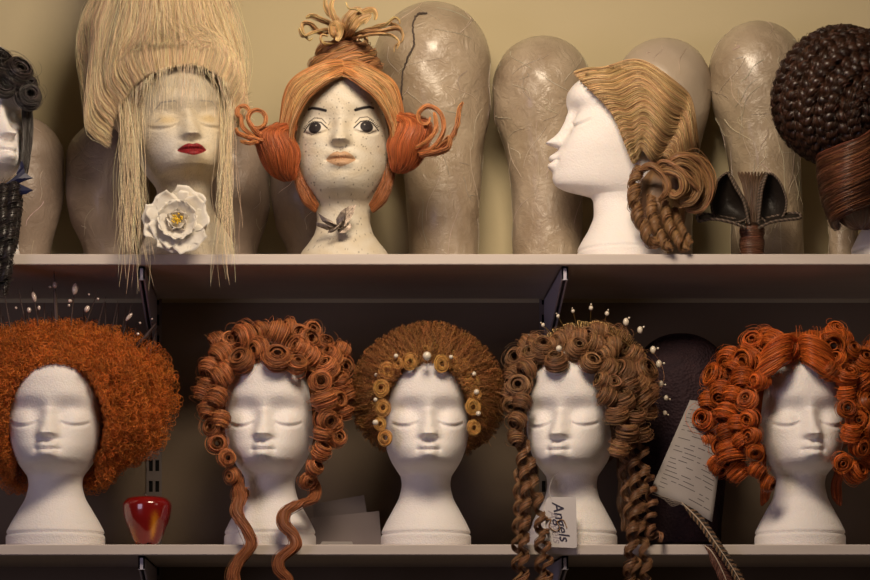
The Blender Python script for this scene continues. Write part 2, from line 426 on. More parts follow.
def paint_doll(x, z, fr, fe):
    base = np.ones(x.shape + (3,)) * (.66, .61, .51)
    front = fr > .1
    E, B = fe['eye'], fe['brow']; ink = np.zeros_like(x); white = np.zeros_like(x)
    for s in (-1, 1):
        ex = .0325 * s; inner, outer = ex - .0145 * s, ex + .0145 * s; io = ex + .0022 * s
        ink = np.maximum(ink, sstep(.0090, .0080, np.hypot(x - io, (z - E + .0015) * 1.05)) * (z < E + .0072))
        lashes = [(outer + .003 * s, E - .004), (ex + .010 * s, E + .0045), (ex + .003 * s, E + .0075), (ex - .006 * s, E + .0055), (inner, E - .0030)]
        white = np.maximum(white, (np.abs(x - ex) < .0145) * (z < E + .0072 - .0098 * ((x - ex) / .0145) ** 2) * (z > E - .0085 + .006 * ((x - ex) / .0145) ** 2))
        ink = np.maximum(ink, sstep(.0012, .0006, seg_d(x, z, lashes)))
        ink = np.maximum(ink, .85 * sstep(.0009, .0004, seg_d(x, z, [(ex + .011 * s, E + .0085), (ex + .003 * s, E + .0130), (ex - .007 * s, E + .0110), (ex - .013 * s, E + .0040)])))
        ink = np.maximum(ink, .7 * sstep(.0008, .0003, seg_d(x, z, [(outer, E - .005), (ex + .006 * s, E - .0105), (ex - .006 * s, E - .0085)])))
        for q in range(7):
            a = (ex + s * (.004 + .0018 * q), E + .0072 - .0014 * q)
            ink = np.maximum(ink, .9 * sstep(.0007, .0003, seg_d(x, z, [a, (a[0] + .0035 * s, a[1] + .0035)])))
        br = [(ex - .0125 * s, B + .0035), (ex - .003 * s, B + .0066), (ex + .006 * s, B + .0090), (ex + .0105 * s, B + .0085)]
        ink = np.maximum(ink, sstep(.0023, .0013, seg_d(x, z, br)))
    base = np.where((white > 0)[..., None] & front[..., None], np.array([.66, .63, .58]), base)
    hl = sum(.8 * sstep(.0013, .0006, np.hypot(x - .0325 * s + .0005, z - E - .0012)) for s in (-1, 1))  # pale catchlight painted into each iris
    lm = lip_mask(x, z, fe['mouth'], .0200, .0105, .0115) * front
    base = base * (1 - lm[..., None]) + np.array([.52, .33, .20]) * lm[..., None]
    ink = ink * front * (1 - .7 * hl)
    base = base * (1 - ink[..., None]) + np.array([.022, .018, .02]) * ink[..., None]
    n = .5 + .5 * np.sin(x * 130 + 3 * np.sin(z * 90)) * np.sin(z * 110 + 2 * np.sin(x * 70))
    base *= (1 - .16 * n[..., None] * np.array([.5, .8, 1.3]))
    g = np.random.default_rng(5); dots = np.ones_like(x)
    for _ in range(420):
        dx, dz, dr = g.uniform(-.06, .06), g.uniform(.0, .25), g.uniform(.0003, .0011)
        dots = np.minimum(dots, 1 - .55 * sstep(dr * 1.4, dr * .6, np.hypot(x - dx, z - dz)))
    return base * dots[..., None]
def paint_redlip(x, z, fr, fe):
    base = np.ones(x.shape + (3,)) * (.60, .54, .43); front = fr > .1; E, B = fe['eye'], fe['brow']
    n = .5 + .5 * np.sin(x * 150 + 4 * np.sin(z * 70)) * np.sin(z * 120 + 3 * np.sin(x * 90))
    chin = g2(x, z, 0, fe['chin'], .02, .008); cheek = g2(x, z, -.03, fe['mouth'] + .004, .016, .02)
    y = np.clip(.75 * chin + .35 * n + .8 * sum(g2(x, z, s * .0265, E + .001, .010, .006) for s in (-1, 1)), 0, 1)[..., None]
    base = base * (1 - y * .7) + np.array([.50, .36, .15]) * y * .7
    base = base * (1 - .5 * cheek[..., None]) + np.array([.48, .48, .52]) * .5 * cheek[..., None]
    ink = np.maximum(.8 * sstep(.0012, .0005, seg_d(x, z, [(-.042, B - .004), (-.032, B + .006), (-.016, B + .006)])), .6 * sstep(.0014, .0006, seg_d(x, z, [(-.040, E), (-.034, E + .004)])))
    ink = np.maximum(ink, .6 * sstep(.0012, .0005, seg_d(x, z, [(.042, B - .004), (.032, B + .006), (.016, B + .006)])))
    base = base * (1 - (.6 * ink * front)[..., None]) + np.array([.12, .13, .18]) * (.6 * ink * front)[..., None]
    lm = lip_mask(x, z, fe['mouth'], .0185, .0085, .0098) * front
    red = np.array([.22, .012, .016]) * (1 + .5 * rng.normal(size=x.shape))[..., None].clip(.4, 2)
    base = base * (1 - lm[..., None]) + red * lm[..., None]
    return np.clip(base * speck(x.shape, .05, .62)[..., None], 0, 1)
DOLL = [(0, .0645, .0600, .0600, 1), (.006, .0630, .0590, .0590, 1), (.016, .0575, .0540, .0540, 1), (.028, .0480, .0460, .0470, 1), (.042, .0395, .0390, .0410, 1), (.058, .0364, .0375, .0400, 1),
        (.072, .0368, .0395, .0410, 1), (.080, .0385, .0450, .0430, .98), (.086, .0415, .0600, .0460, .94), (.092, .0450, .0690, .0500, .92), (.102, .0515, .0750, .0570, .90), (.115, .0585, .0770, .0660, .88),
        (.130, .0625, .0765, .0740, .87), (.150, .0640, .0745, .0800, .86), (.170, .0630, .0735, .0850, .86), (.190, .0605, .0755, .0870, .87)] + [r for r in BASEROWS if r[0] > .205]
REDL = [r if r[0] < .08 else (r[0] + .009 * min(1, (r[0] - .08) / .02) * (1 if r[0] < .2 else max(0, (.28 - r[0]) / .08)), *r[1:]) for r in BASEROWS]
def warp(z): return float(pch([0, .09, .108, .1254, .1466, .169, .189, .28], [0, .087, .104, .136, .163, .193, .211, .264], z))
PROF = [(warp(r[0]), r[1], r[2] + .006 * (.1 < r[0] < .15), r[3], r[4]) for r in BASEROWS]
YU = .078
doll = place(head_mesh('painted_head', M_aged, rows=DOLL, fe=dict(eye=.173, brow=.190, nose=.151, mouth=.1266, chin=.098, lipw=.0160, ex=.0325), na=420, paint=paint_doll),
      'display_head', 'speckled display head with painted black eyes and brows', 'mannequin head', (hx(344, YU), YU, ZU), -.05, ry=-.01)
redl = place(head_mesh('aged_head', M_aged, rows=REDL, fe=dict(eye=.180, brow=.199, nose=.1575, mouth=.137, chin=.113, lipw=.0140), na=360, paint=paint_redlip),
      'display_head', 'stained display head with dark red lips under tall blonde hair', 'mannequin head', (hx(188, YU), YU, ZU), .20, s=(1.07, 1.05, 1.0), ry=-.06)
prof_me = head_mesh('profile_foam', M_foam, rows=PROF, fe=dict(eye=.193, brow=.213, nose=.165, mouth=.139, chin=.106))
prof_o = place(prof_me, 'display_head', 'white foam head in profile facing left', 'mannequin head', (hx(622, .085), .085, ZU), -PI / 2 + .06, group=G)
place(foam, 'display_head', 'white foam head cut off by the left edge under dark curls', 'mannequin head', (hx(-29, YU), YU, ZU), .66, group=G, s=(1.08, 1.08, 1.1))
place(foam, 'display_head', 'white foam head mostly hidden under the dark braided bun', 'mannequin head', (hx(896, YU + .01), YU + .01, ZU), PI * .8, group=G)

# ---------------------------------------------------------------- wrapped blocks
def block(name, label, Y, rows, m, group=None, seed=0, ztop=None, seam=None):
    """rows: (py, centre px, half px) top to bottom, last one at the shelf"""
    rows = np.array(rows, float); k = (D0 + Y) / F
    z = CZ + (VY - rows[:, 0]) * k; z[-1] = ZU
    zz = np.linspace(0, 1, 70); zs = z[0] - (z[0] - ZU) * (zz ** 1.5)
    cx = pch(-z, rows[:, 1], -zs); hw = pch(-z, rows[:, 2], -zs); hw[0] = .01
    # round the dome
    i = zs > z[1]; q = (zs[i] - z[1]) / (z[0] - z[1]); hw[i] = rows[1, 2] * np.sqrt(np.clip(1 - q ** 2.0, 0.0001, 1))
    g = np.random.default_rng(seed); a = np.arange(72) / 72 * 2 * PI; ph = g.uniform(0, 6, 8)
    wob = .012 * np.sin(3 * a[None] + zs[:, None] * 40 + ph[0]) + .008 * np.sin(5 * a[None] - zs[:, None] * 70 + ph[1]) + .006 * np.sin(9 * a[None] + zs[:, None] * 110 + ph[2])
    R = (hw * k)[:, None] * (1 + wob)
    X = ((cx - VX) * k)[:, None] + R * np.cos(a); YY = Y + R * np.sin(a) * 1.0
    V = np.stack([X, YY, zs[:, None] * np.ones_like(X)], 2)
    mb = MB(); mb.add(np.vstack([V.reshape(-1, 3), [[X[-1].mean(), Y, ZU]]]), np.vstack([grid_faces(70, 72, close_v=True)[:, ::-1], np.stack([np.arange(72), (np.arange(72) + 1) % 72, np.full(72, 70 * 72), np.full(72, -1)], 1)[:, ::1]]))
    loc = (X[-1].mean(), Y, ZU)
    t = thing(name, label, 'wig block', loc, group)
    part('block', mb, m, t)
    # loose threads / film creases
    mb = MB(); P = []
    for _ in range(90 if m is M_wrap else 30):
        i0 = g.integers(12, 60); j0 = g.uniform(0, 72); L_ = 14; ii = i0 + np.linspace(0, g.uniform(-12, 12), L_); jj = j0 + np.linspace(0, g.uniform(-9, 9), L_) + .8 * np.sin(np.linspace(0, 5, L_) + g.uniform(0, 6))
        ii = np.clip(ii, 1, 68); i_ = ii.astype(int); f_ = (ii - i_)[:, None]; j_ = jj.astype(int) % 72; j2 = (j_ + 1) % 72; fj = (jj - np.floor(jj))[:, None]
        p = (V[i_, j_] * (1 - fj) + V[i_, j2] * fj) * (1 - f_) + (V[i_ + 1, j_] * (1 - fj) + V[i_ + 1, j2] * fj) * f_
        c = np.stack([np.full(L_, loc[0]), np.full(L_, Y), p[:, 2]], 1); p = c + (p - c) * (1.012)
        P.append(p)
    strands(mb, P, .00032, jitcol((.66, .58, .47), len(P), .2))
    part('loose_threads', mb, M_thread, t)['kind'] = 'stuff'
    return t, V
M_thread = mat('thin_threads', vc=True, rough=.5, spec=.4)
GB = 'wrapped wig blocks behind the heads'
YB = .205
tE, VE = block('wig_block', 'tallest film-wrapped wig block right of the painted-eye head', YB, [(3, 432, 0), (60, 432, 58), (90, 433, 56.5), (120, 437, 52), (150, 442, 42), (200, 443, 37), (252, 444, 34.5), (278, 445, 34)], M_wrap, GB, 1)
block('wig_block', 'film-wrapped wig block just left of the profile head', YB, [(37, 542, 0), (88, 542, 50), (110, 542, 48), (150, 544, 39), (200, 547, 35), (252, 548, 35), (278, 548, 35)], M_wrap, GB, 2)
block('wig_block', 'smooth wig block showing behind the profile head and its blonde wig', YB + .01, [(39, 663, 0), (88, 663, 49), (110, 663, 47), (150, 661, 38), (200, 660, 33), (252, 660, 32), (278, 660, 32)], M_blockg, GB, 3)
block('wig_block', 'wrapped wig block with round top behind the horned leather headpiece', YB, [(22, 757, 0), (72, 757, 48), (100, 758, 46), (140, 762, 38), (180, 766, 35), (252, 767, 36), (278, 767, 36)], M_wrap, GB, 4)
M_cloth = mat('stockinged_dark_block', (.25, .19, .15), .42, .5, coat=.25, bump=('noise', 34, .6, .005, 1.5), noise=(12, (.38, .30, .24), .7))
for cx, ty, lab in [(22, 117, 'low wrapped wig block beside the left edge dark wig'), (108, 121, 'low wrapped wig block left of the red-lipped head'),
                    (228, 128, 'low wrapped wig block between the red-lipped and painted-eye heads'), (312, 124, 'low wrapped wig block directly behind the painted-eye head')]:
    block('wig_block', lab, YB - .005, [(ty, cx, 0), (ty + 42, cx, 42), (ty + 70, cx, 42), (ty + 100, cx, 37), (252, cx + 2, 27), (278, cx + 2, 25)], M_cloth, 'low wrapped wig blocks', cx)
block('wig_block', 'small gauze-wrapped block under the dark braided bun', .16, [(150, 842, 0), (172, 842, 24), (200, 843, 18), (240, 843, 14), (252, 843, 14), (274, 843, 15)], M_wrap, GB, 9)
# dark seam cord on the tallest block
k = (D0 + YB) / F
def on_block(px, py, V=VE, out=.0015):
    i = int(np.argmin(np.abs(V[:, 0, 2] - (CZ + (VY - py) * k)))); row = V[i][V[i][:, 1] < YB]; x = (px - VX) * k
    j = int(np.argmin(np.abs(row[:, 0] - x))); p = row[j].copy(); p[0] = x; p[1] -= out; p[2] = CZ + (VY - py) * k; return p
pts = [on_block(*q) for q in [(425, 25), (415, 27), (411, 40), (412, 57), (406, 70), (401, 85), (400, 100), (401, 120)]]
mb = MB(); tube(mb, cr(pts, 60) + rng.normal(0, .0004, (60, 3)), .0013, 6); part('seam_cord', mb, mat('dark_seam_cord', (.07, .05, .04), .8), tE)

# ================================================================ hair helpers
def hairmat(name, rough=.42, spec=.35, noise=None):
    return mat(name, vc=True, rough=rough, spec=spec, noise=noise, bump=('noise', 900, .25, .0006))
M_hair = hairmat('curled_hair'); M_fine = mat('fine_hair', vc=True, rough=.45, spec=.3)
M_darkhair = hairmat('dark_glossy_hair', .34, .45)
def pw(L_): return np.array([W(*q) for q in L_])
def dome(px, py, cx, cy, rx, ry, y0, dep, pmin=.0):
    r2 = ((np.asarray(px, float) - cx) / rx) ** 2 + ((np.asarray(py, float) - cy) / ry) ** 2
    return y0 - dep * np.sqrt(np.clip(1 - r2, pmin, 1))
def barrel(c, axis, r, length, col, turns=1.8, thick=.0022, ridges=15, phase=None, inner=.5, amt=.24, fly=8, col2=None, N=105):
    """rolled curl: strands wound round an axis into a soft, rounded, slightly conical barrel over a dark core"""
    mb = MB(); axis = norm(np.asarray(axis, float)); a = norm(np.cross(axis, [0.13, .2, 1])); b = np.cross(axis, a); c = np.asarray(c); d = rng.choice([-1, 1])
    h = length / 2; cone = rng.uniform(-.16, .16)
    def rad(z): return r * (1 + cone * z) * (1 - .30 * np.abs(z) ** 2.5)
    # core
    tz = np.linspace(-.93, .93, 7); an = np.arange(14) / 14 * 2 * PI
    for sc_, rev in ((.84, 1), (.34, 0)):
        R = rad(tz)[:, None] * sc_; V = c + axis * (tz * h)[:, None, None] + a * (R * np.cos(an))[..., None] + b * (R * np.sin(an))[..., None]
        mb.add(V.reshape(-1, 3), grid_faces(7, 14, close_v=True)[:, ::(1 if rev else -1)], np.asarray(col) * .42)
    n = 26; q = np.linspace(0, 1, n)[None]
    z0 = rng.uniform(-1, 1, (N, 1)); ph = rng.uniform(0, 2 * PI, (N, 1)); L_ = rng.uniform(.55, 1.25, (N, 1)) * 2 * PI; lay = np.where(rng.random((N, 1)) < .68, rng.uniform(.88, 1.04, (N, 1)), rng.uniform(.3, .9, (N, 1)))
    z = z0 + rng.normal(0, .10, (N, 1)) * q + .05 * np.sin(q * 5 + ph); R = rad(np.clip(z, -1.1, 1.1)) * lay * (1 - .12 * q + .03 * np.sin(q * 11 + ph * 3)); an = d * (q * L_) + ph
    P = c + axis * (z * h)[..., None] + a * (R * np.cos(an))[..., None] + b * (R * np.sin(an))[..., None]
    band = 1 + .25 * np.sin(z0 * 9 + rng.uniform(0, 6)); cc = np.clip(jitcol(col, N, amt) * band, 0, 1)
    strands(mb, P, .00040 * rng.uniform(.7, 1.25, N), cc)
    if fly:
        z = rng.uniform(-1.1, 1.1, (fly, 1)) + .3 * q; R = r * rng.uniform(1.02, 1.22, (fly, 1)) * (1 + .08 * np.sin(q * 8 + ph[:fly])); an = q * rng.uniform(2, 5, (fly, 1)) + ph[:fly]
        strands(mb, c + axis * (z * h)[..., None] + a * (R * np.cos(an))[..., None] + b * (R * np.sin(an))[..., None], .00022, jitcol(np.minimum(np.asarray(col) * 1.3, 1), fly, .25))
    return mb
def helix(path, r, turns, w, t, col, n=None, col2=None, ridges=8, ph=0, rend=None, amt=.22, flat=True):
    """corkscrew ringlet along a path"""
    n = n or int(turns * 16); P = cr(path, n); T, S, U = frames(P)
    q = np.linspace(0, turns * 2 * PI, n) + ph; rr = np.linspace(r, r if rend is None else rend, n) * np.clip(np.linspace(0, 8, n), .15, 1)
    O = S * np.cos(q)[:, None] + U * np.sin(q)[:, None]
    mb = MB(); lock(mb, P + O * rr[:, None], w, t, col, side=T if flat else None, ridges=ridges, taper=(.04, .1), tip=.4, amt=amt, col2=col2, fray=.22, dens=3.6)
    S_ = []
    for _ in range(6):
        o2 = rng.normal(0, .0006, 3); q2 = q + rng.normal(0, .15); f = rng.uniform(1.0, 1.25)
        S_.append(P + (S * np.cos(q2)[:, None] + U * np.sin(q2)[:, None]) * (rr * f)[:, None] + o2 + T * rng.uniform(-1, 1) * w)
    strands(mb, S_, .00026, jitcol(np.minimum(np.asarray(col) * 1.2, 1), 6, .25))
    return mb
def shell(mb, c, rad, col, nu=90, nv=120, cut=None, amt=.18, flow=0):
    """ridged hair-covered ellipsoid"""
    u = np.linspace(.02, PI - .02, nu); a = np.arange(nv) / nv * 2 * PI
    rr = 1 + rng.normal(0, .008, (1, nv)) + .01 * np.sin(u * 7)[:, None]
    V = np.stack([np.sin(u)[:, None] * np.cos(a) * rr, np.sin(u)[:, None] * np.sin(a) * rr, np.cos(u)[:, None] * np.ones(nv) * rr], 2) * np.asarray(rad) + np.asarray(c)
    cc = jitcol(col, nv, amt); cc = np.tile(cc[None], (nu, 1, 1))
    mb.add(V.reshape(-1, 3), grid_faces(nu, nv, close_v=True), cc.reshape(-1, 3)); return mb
def img_frizz(mb, N, cpx, R, Y0, RY, col, keep, near=None, amp=.0035, freq=(5, 9), n=26, layers=(.72, 1.0), arc_=(.25, .55), r=.00030, amt=.28, radial=0., yf=None, colf=None, front=.75):
    """curly strands wandering on layered shells of a blob; R(phi) is its outline radius in pixels"""
    k = (D0 + Y0) / F; c = W(*cpx, Y0); out = []; cols = []
    tries = 0
    while len(out) < N and tries < 60:
        tries += 1; M = N
        d = rng.normal(size=(M, 3)); d[:, 1] -= front; d = norm(d)
        tdir = rng.normal(size=(M, 3)); tdir = norm(tdir - d * np.sum(tdir * d, 1, keepdims=True))
        if radial:
            rad_ = d * np.array([1, 0, 1]); rad_ = rad_ - d * np.sum(rad_ * d, 1, keepdims=True); tdir = norm(tdir * (1 - radial) + norm(rad_) * radial)
        s = np.linspace(0, 1, n)[None, :, None]; L_ = rng.uniform(*arc_, (M, 1, 1))
        D_ = norm(d[:, None] * np.cos(L_ * s) + tdir[:, None] * np.sin(L_ * s))
        lay = rng.uniform(*layers, (M, 1)) ** .6 + .05 * np.sin(s[..., 0] * rng.uniform(2, 6, (M, 1)) + rng.uniform(0, 6, (M, 1)))
        phi = np.arctan2(D_[..., 2], D_[..., 0]); rho = np.hypot(D_[..., 0], D_[..., 2])
        Rr = R(phi) * k * rho * lay
        P = np.stack([c[0] + Rr * np.cos(phi), c[1] + RY * D_[..., 1] * lay, c[2] + Rr * np.sin(phi)], 2)
        T = norm(np.gradient(P, axis=1)); e = norm(D_ - T * np.sum(D_ * T, 2, keepdims=True)); b = np.cross(T, e)
        fr = rng.uniform(*freq, (M, 1)) * 2 * PI; ph = rng.uniform(0, 6.28, (M, 1)); q = s[..., 0] * fr + ph; A = amp * rng.uniform(.4, 1.4, (M, 1))
        P = P + e * (A * np.cos(q))[..., None] * .8 + b * (A * np.sin(q))[..., None]
        ok = keep(P)
        out += list(P[ok]); 
    P = np.array(out[:N]); cc = jitcol(col, len(P), amt)
    if colf is not None: cc = colf(P[:, n // 2], cc)
    strands(mb, P, r * rng.uniform(.7, 1.3, len(P)), cc)
from mathutils.bvhtree import BVHTree
from mathutils import Vector
def surf_of(o):
    import mathutils
    M = mathutils.Matrix.LocRotScale(o.location, o.rotation_euler, o.scale)
    bv = BVHTree.FromPolygons([M @ v.co for v in o.data.vertices], [tuple(p.vertices) for p in o.data.polygons])
    def f(px, py, default=None):
        d = W(px, py, 0) - np.array([0, -D0, CZ]); h = bv.ray_cast(Vector((0, -D0, CZ)), Vector(d).normalized())[0]
        return h.y if h else default
    return f
def hairline(mb, surf, cx, cy, rx, ry, N, col, amp, ang=(-35, 215), out=(8, 22), r=.00026, turns=(1.5, 4), lift=.004, jit=.04):
    """short hairs rooted on the head along its hairline ellipse, growing outward"""
    S_ = []
    for _ in range(N):
        th = math.radians(rng.uniform(*ang)); k0 = rng.uniform(1 - jit, 1.12); L_ = rng.uniform(*out); bend = rng.normal(0, .35); q = np.linspace(0, 1, 18); P = []
        tn, p0, am = rng.uniform(*turns) * 6.28, rng.uniform(0, 6.28), amp * rng.uniform(.3, 1.2)
        for t_ in (0, .5, 1):
            t2 = th + bend * t_ * .3; px, py = cx + rx * k0 * math.cos(t2) + L_ * t_ * math.cos(t2), cy - ry * k0 * math.sin(t2) - L_ * t_ * math.sin(t2)
            Y = surf(px, py, None); Y = .060 if Y is None else Y; P.append((px, py, min(Y, .060) - lift - .010 * t_))
        P = cr(pw(P), 18); T_, S2_, U_ = frames(P); S_.append(P + (S2_ * np.cos(q * tn + p0)[:, None] + U_ * np.sin(q * tn + p0)[:, None]) * am)
    strands(mb, S_, r, jitcol(col, N, .28))
def topx(P):
    d = D0 + P[..., 1]; return VX + P[..., 0] * F / d, VY - (P[..., 2] - CZ) * F / d
# ================================================================ lower row wigs
def curl_wig(t, specs, head, col, dep=.085, y0=.055, rx=78, ry=95, seed=3, colj=.12, side_rate=.45, col_front=None):
    """specs: (px, py, radius px) of each rolled curl, seen from the front; head: (cx, cy) px of the face"""
    g = np.random.default_rng(seed); n = 0
    for sp in specs:
        px, py, rp = sp[:3]
        Y = float(dome(px, py, head[0], head[1], rx, ry, y0, dep)) if len(sp) < 5 else sp[4]
        c = W(px, py, Y); r = 1.07 * rp * (D0 + Y) / F
        out = np.array([px - head[0], 0, -(py - head[1])], float); out = out / max(np.linalg.norm(out), 1)
        tang = np.array([-out[2], 0, out[0]])
        mode = sp[3] if len(sp) > 3 and sp[3] is not None else (0 if g.random() > side_rate else 1)
        if mode == 0: ax = np.array([0, -1., 0]) + out * g.uniform(.2, 1.0) + g.normal(0, .25, 3)
        elif mode == 1: ax = tang * 1.0 + np.array([0, -.45, 0]) + g.normal(0, .25, 3)
        else: ax = out * .8 + np.array([0, -.8, 0]) + g.normal(0, .2, 3)
        cc = np.array(col) * (1 + g.normal(0, colj)); 
        if col_front is not None and Y < y0 - dep * .8: cc = np.array(col_front)
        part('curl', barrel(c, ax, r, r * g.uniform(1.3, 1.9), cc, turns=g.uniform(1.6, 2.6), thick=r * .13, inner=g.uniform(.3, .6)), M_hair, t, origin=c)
        n += 1
    return n

# --- head 2: auburn curls with two trailing ringlets
AUB = (.46, .165, .060)
t2 = thing('curly_wig', 'auburn wig of rolled curls with two wavy locks trailing over the shelf', 'wig', (hx(270), HY, ZL + .10), 'ginger and brown wigs on the lower shelf')
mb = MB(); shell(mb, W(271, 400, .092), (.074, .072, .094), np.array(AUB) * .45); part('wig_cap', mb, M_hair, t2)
S2 = [(244, 338, 14, 1), (277, 333, 13, 1), (300, 334, 9, 0), (324, 346, 10, 0), (277, 359, 13, 0), (242, 361, 12, 0), (259, 349, 11, 1), (297, 365, 9, 0), (300, 348, 10, 1), (311, 357, 10, 1), (221, 355, 12, 1),
      (210, 369, 11, 1), (206, 390, 11), (208, 411, 10), (327, 368, 12, 1), (321, 381, 10, 0), (343, 367, 9), (324, 400, 13, 1), (336, 400, 9, 0), (347, 393, 8), (343, 413, 9, 1), (327, 420, 10), (336, 438, 9), (321, 452, 9),
      (314, 468, 8), (322, 434, 9), (214, 428, 10), (217, 443, 9), (227, 458, 8), (232, 476, 7), (240, 494, 8), (262, 330, 8), (290, 327, 8), (230, 341, 9), (222, 376, 11), (217, 398, 10), (331, 356, 10), (309, 340, 10),
      (340, 380, 9), (307, 481, 7), (221, 420, 9), (312, 330, 8), (342, 350, 8), (218, 340, 9), (334, 425, 8), (226, 370, 9)]
curl_wig(t2, S2, (270, 420), AUB, seed=5, side_rate=.6, rx=84, ry=98, y0=.075, dep=.105, col_front=(.50, .19, .065))
for pts, nm in [([(236, 478, .02), (241, 496, -.002), (237, 512, -.012), (247, 530, -.018), (251, 545, -.02), (240, 560, -.02), (233, 575, -.02), (236, 592, -.02)], 1),
                ([(309, 474, .055), (315, 488, .03), (312, 500, .006), (299, 504, -.01), (286, 512, -.014), (284, 524, -.018), (294, 536, -.02), (295, 547, -.022), (281, 558, -.022), (279, 569, -.022), (287, 580, -.02), (284, 595, -.02)], 2)]:
    P = cr(pw(pts), 90); mb = MB()
    for q in range(4):
        o = np.stack([.0035 * np.cos(np.linspace(0, 9, 90) + q * 1.57), .003 * np.sin(np.linspace(0, 9, 90) + q * 1.57), np.zeros(90)], 1)
        lock(mb, P + o, .0052, .0038, (.36, .125, .05), side=(1, .2, 0), ridges=8, taper=(.02, .08), tip=.6, fray=.16)
    st = P[None] + rng.normal(0, .0035, (40, 1, 3)) * [1, 1, .3] + .0012 * np.sin(np.linspace(0, 20, 90)[None, :, None] + rng.uniform(0, 6, (40, 1, 3)))
    strands(mb, st, .0003, jitcol((.50, .2, .08), 40, .25)); part('trailing_lock', mb, M_hair, t2)

# --- head 5: bright orange curls
ORG = (.55, .125, .022)
t5 = thing('curly_wig', 'bright orange wig of big tousled curls with a centre parting', 'wig', (hx(800), HY, ZL + .10), 'ginger and brown wigs on the lower shelf')
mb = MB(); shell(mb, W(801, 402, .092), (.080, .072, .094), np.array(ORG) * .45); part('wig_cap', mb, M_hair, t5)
S5 = [(753, 344, 11, 0), (774, 345, 14, 1), (790, 349, 11, 1), (811, 343, 13, 1), (830, 346, 14, 0), (834, 333, 10, 0), (851, 351, 10, 0), (864, 360, 12, 0), (846, 377, 11, 0), (829, 371, 10, 1), (730, 358, 12, 1), (749, 360, 13, 1),
      (767, 364, 12, 1), (715, 376, 12, 0), (743, 379, 12, 1), (760, 380, 9, 0), (721, 393, 11, 1), (747, 400, 10, 0), (709, 400, 10, 1), (705, 419, 12, 0), (727, 413, 12, 1), (749, 419, 9, 0), (727, 432, 11, 1), (752, 436, 9, 0),
      (706, 441, 10, 0), (731, 452, 15, 1), (755, 451, 8, 0), (718, 465, 10, 1), (738, 472, 11, 1), (757, 470, 8, 1), (846, 409, 9, 0), (864, 404, 12, 0), (851, 433, 10, 1), (868, 429, 11, 0), (858, 447, 9, 0), (846, 393, 9, 1),
      (864, 384, 10, 1), (842, 462, 8, 0), (855, 472, 11, 1), (873, 460, 11, 1), (878, 396, 11), (882, 420, 11), (880, 442, 11), (876, 372, 11), (765, 338, 9), (843, 341, 10), (820, 357, 9, 1), (736, 366, 10), (733, 395, 10),
      (738, 425, 10), (741, 440, 9), (836, 362, 10), (857, 420, 10), (872, 350, 10), (768, 484, 8, 1), (723, 446, 10)]
curl_wig(t5, S5, (801, 420), ORG, seed=9, rx=98, ry=98, y0=.085, dep=.12, side_rate=.6)
mb = MB()     # parted hair sweeping off the forehead
for s in (-1, 1):
    for q in range(9):
        x0 = 797 + s * (1 + q * .4); y0_ = 341 + q * 2.2
        P = cr(pw([(x0, y0_, -.005 + .002 * q), (x0 + s * 9, y0_ - 4 + q, -.022), (x0 + s * 22, y0_ + 1 + q * 1.5, -.024), (x0 + s * (33 + q), y0_ + 10 + q * 1.8, -.014)]), 40)
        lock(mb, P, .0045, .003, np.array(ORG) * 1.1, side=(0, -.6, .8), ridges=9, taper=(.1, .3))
part('parted_fringe', mb, M_hair, t5)
for s, x in ((-1, 766), (1, 836)):
    mb = MB()
    for q in range(7):
        P = cr(pw([(x - s * 2, 440, .05), (x + s * (2 + q), 465, .06), (x - s * (3 - q), 485, .065), (x - s * (2 - q), 500 + q, .06)]), 30); lock(mb, P, .004, .003, np.array(ORG) * .7, ridges=8)
    part('nape_hair', mb, M_hair, t5)

# --- head 4: brown curls, corkscrews, pin tiara
BRN = (.30, .150, .070)
t4 = thing('curly_wig', 'light brown curly wig with long corkscrew ringlets hanging past the shelf', 'wig', (hx(572), HY, ZL + .10), 'ginger and brown wigs on the lower shelf')
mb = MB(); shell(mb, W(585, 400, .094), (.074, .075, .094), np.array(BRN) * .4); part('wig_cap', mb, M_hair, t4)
S4 = [(543, 350, 12, 0), (556, 361, 11, 0), (577, 349, 11, 0), (591, 363, 10, 0), (578, 338, 10, 1), (596, 345, 10, 1), (597, 332, 10, 1), (613, 346, 10, 1), (621, 340, 11, 1), (517, 359, 11, 0), (527, 370, 10, 1), (519, 387, 11, 0),
      (510, 392, 9, 1), (512, 404, 9, 0), (518, 420, 9, 1), (607, 369, 11, 1), (603, 381, 9, 1), (607, 397, 10, 1), (622, 372, 13, 1), (643, 373, 15, 0), (633, 355, 10, 1), (641, 397, 12, 1), (623, 401, 12, 1), (617, 414, 11, 1),
      (561, 340, 10, 1), (535, 344, 9, 1), (570, 333, 8, 1), (634, 417, 11, 1), (648, 411, 9), (606, 354, 9, 1), (588, 336, 9), (531, 357, 10), (522, 403, 9), (513, 376, 9), (628, 385, 11, 1), (639, 385, 10), (516, 437, 8, 1), (627, 432, 11, 1),
      (641, 434, 10, 1), (619, 448, 9, 1), (608, 334, 9), (650, 392, 9), (526, 344, 8), (553, 345, 8), (612, 384, 8, 0)]
curl_wig(t4, S4, (580, 420), BRN, seed=21, rx=82, ry=98, y0=.08, dep=.11, side_rate=.6)
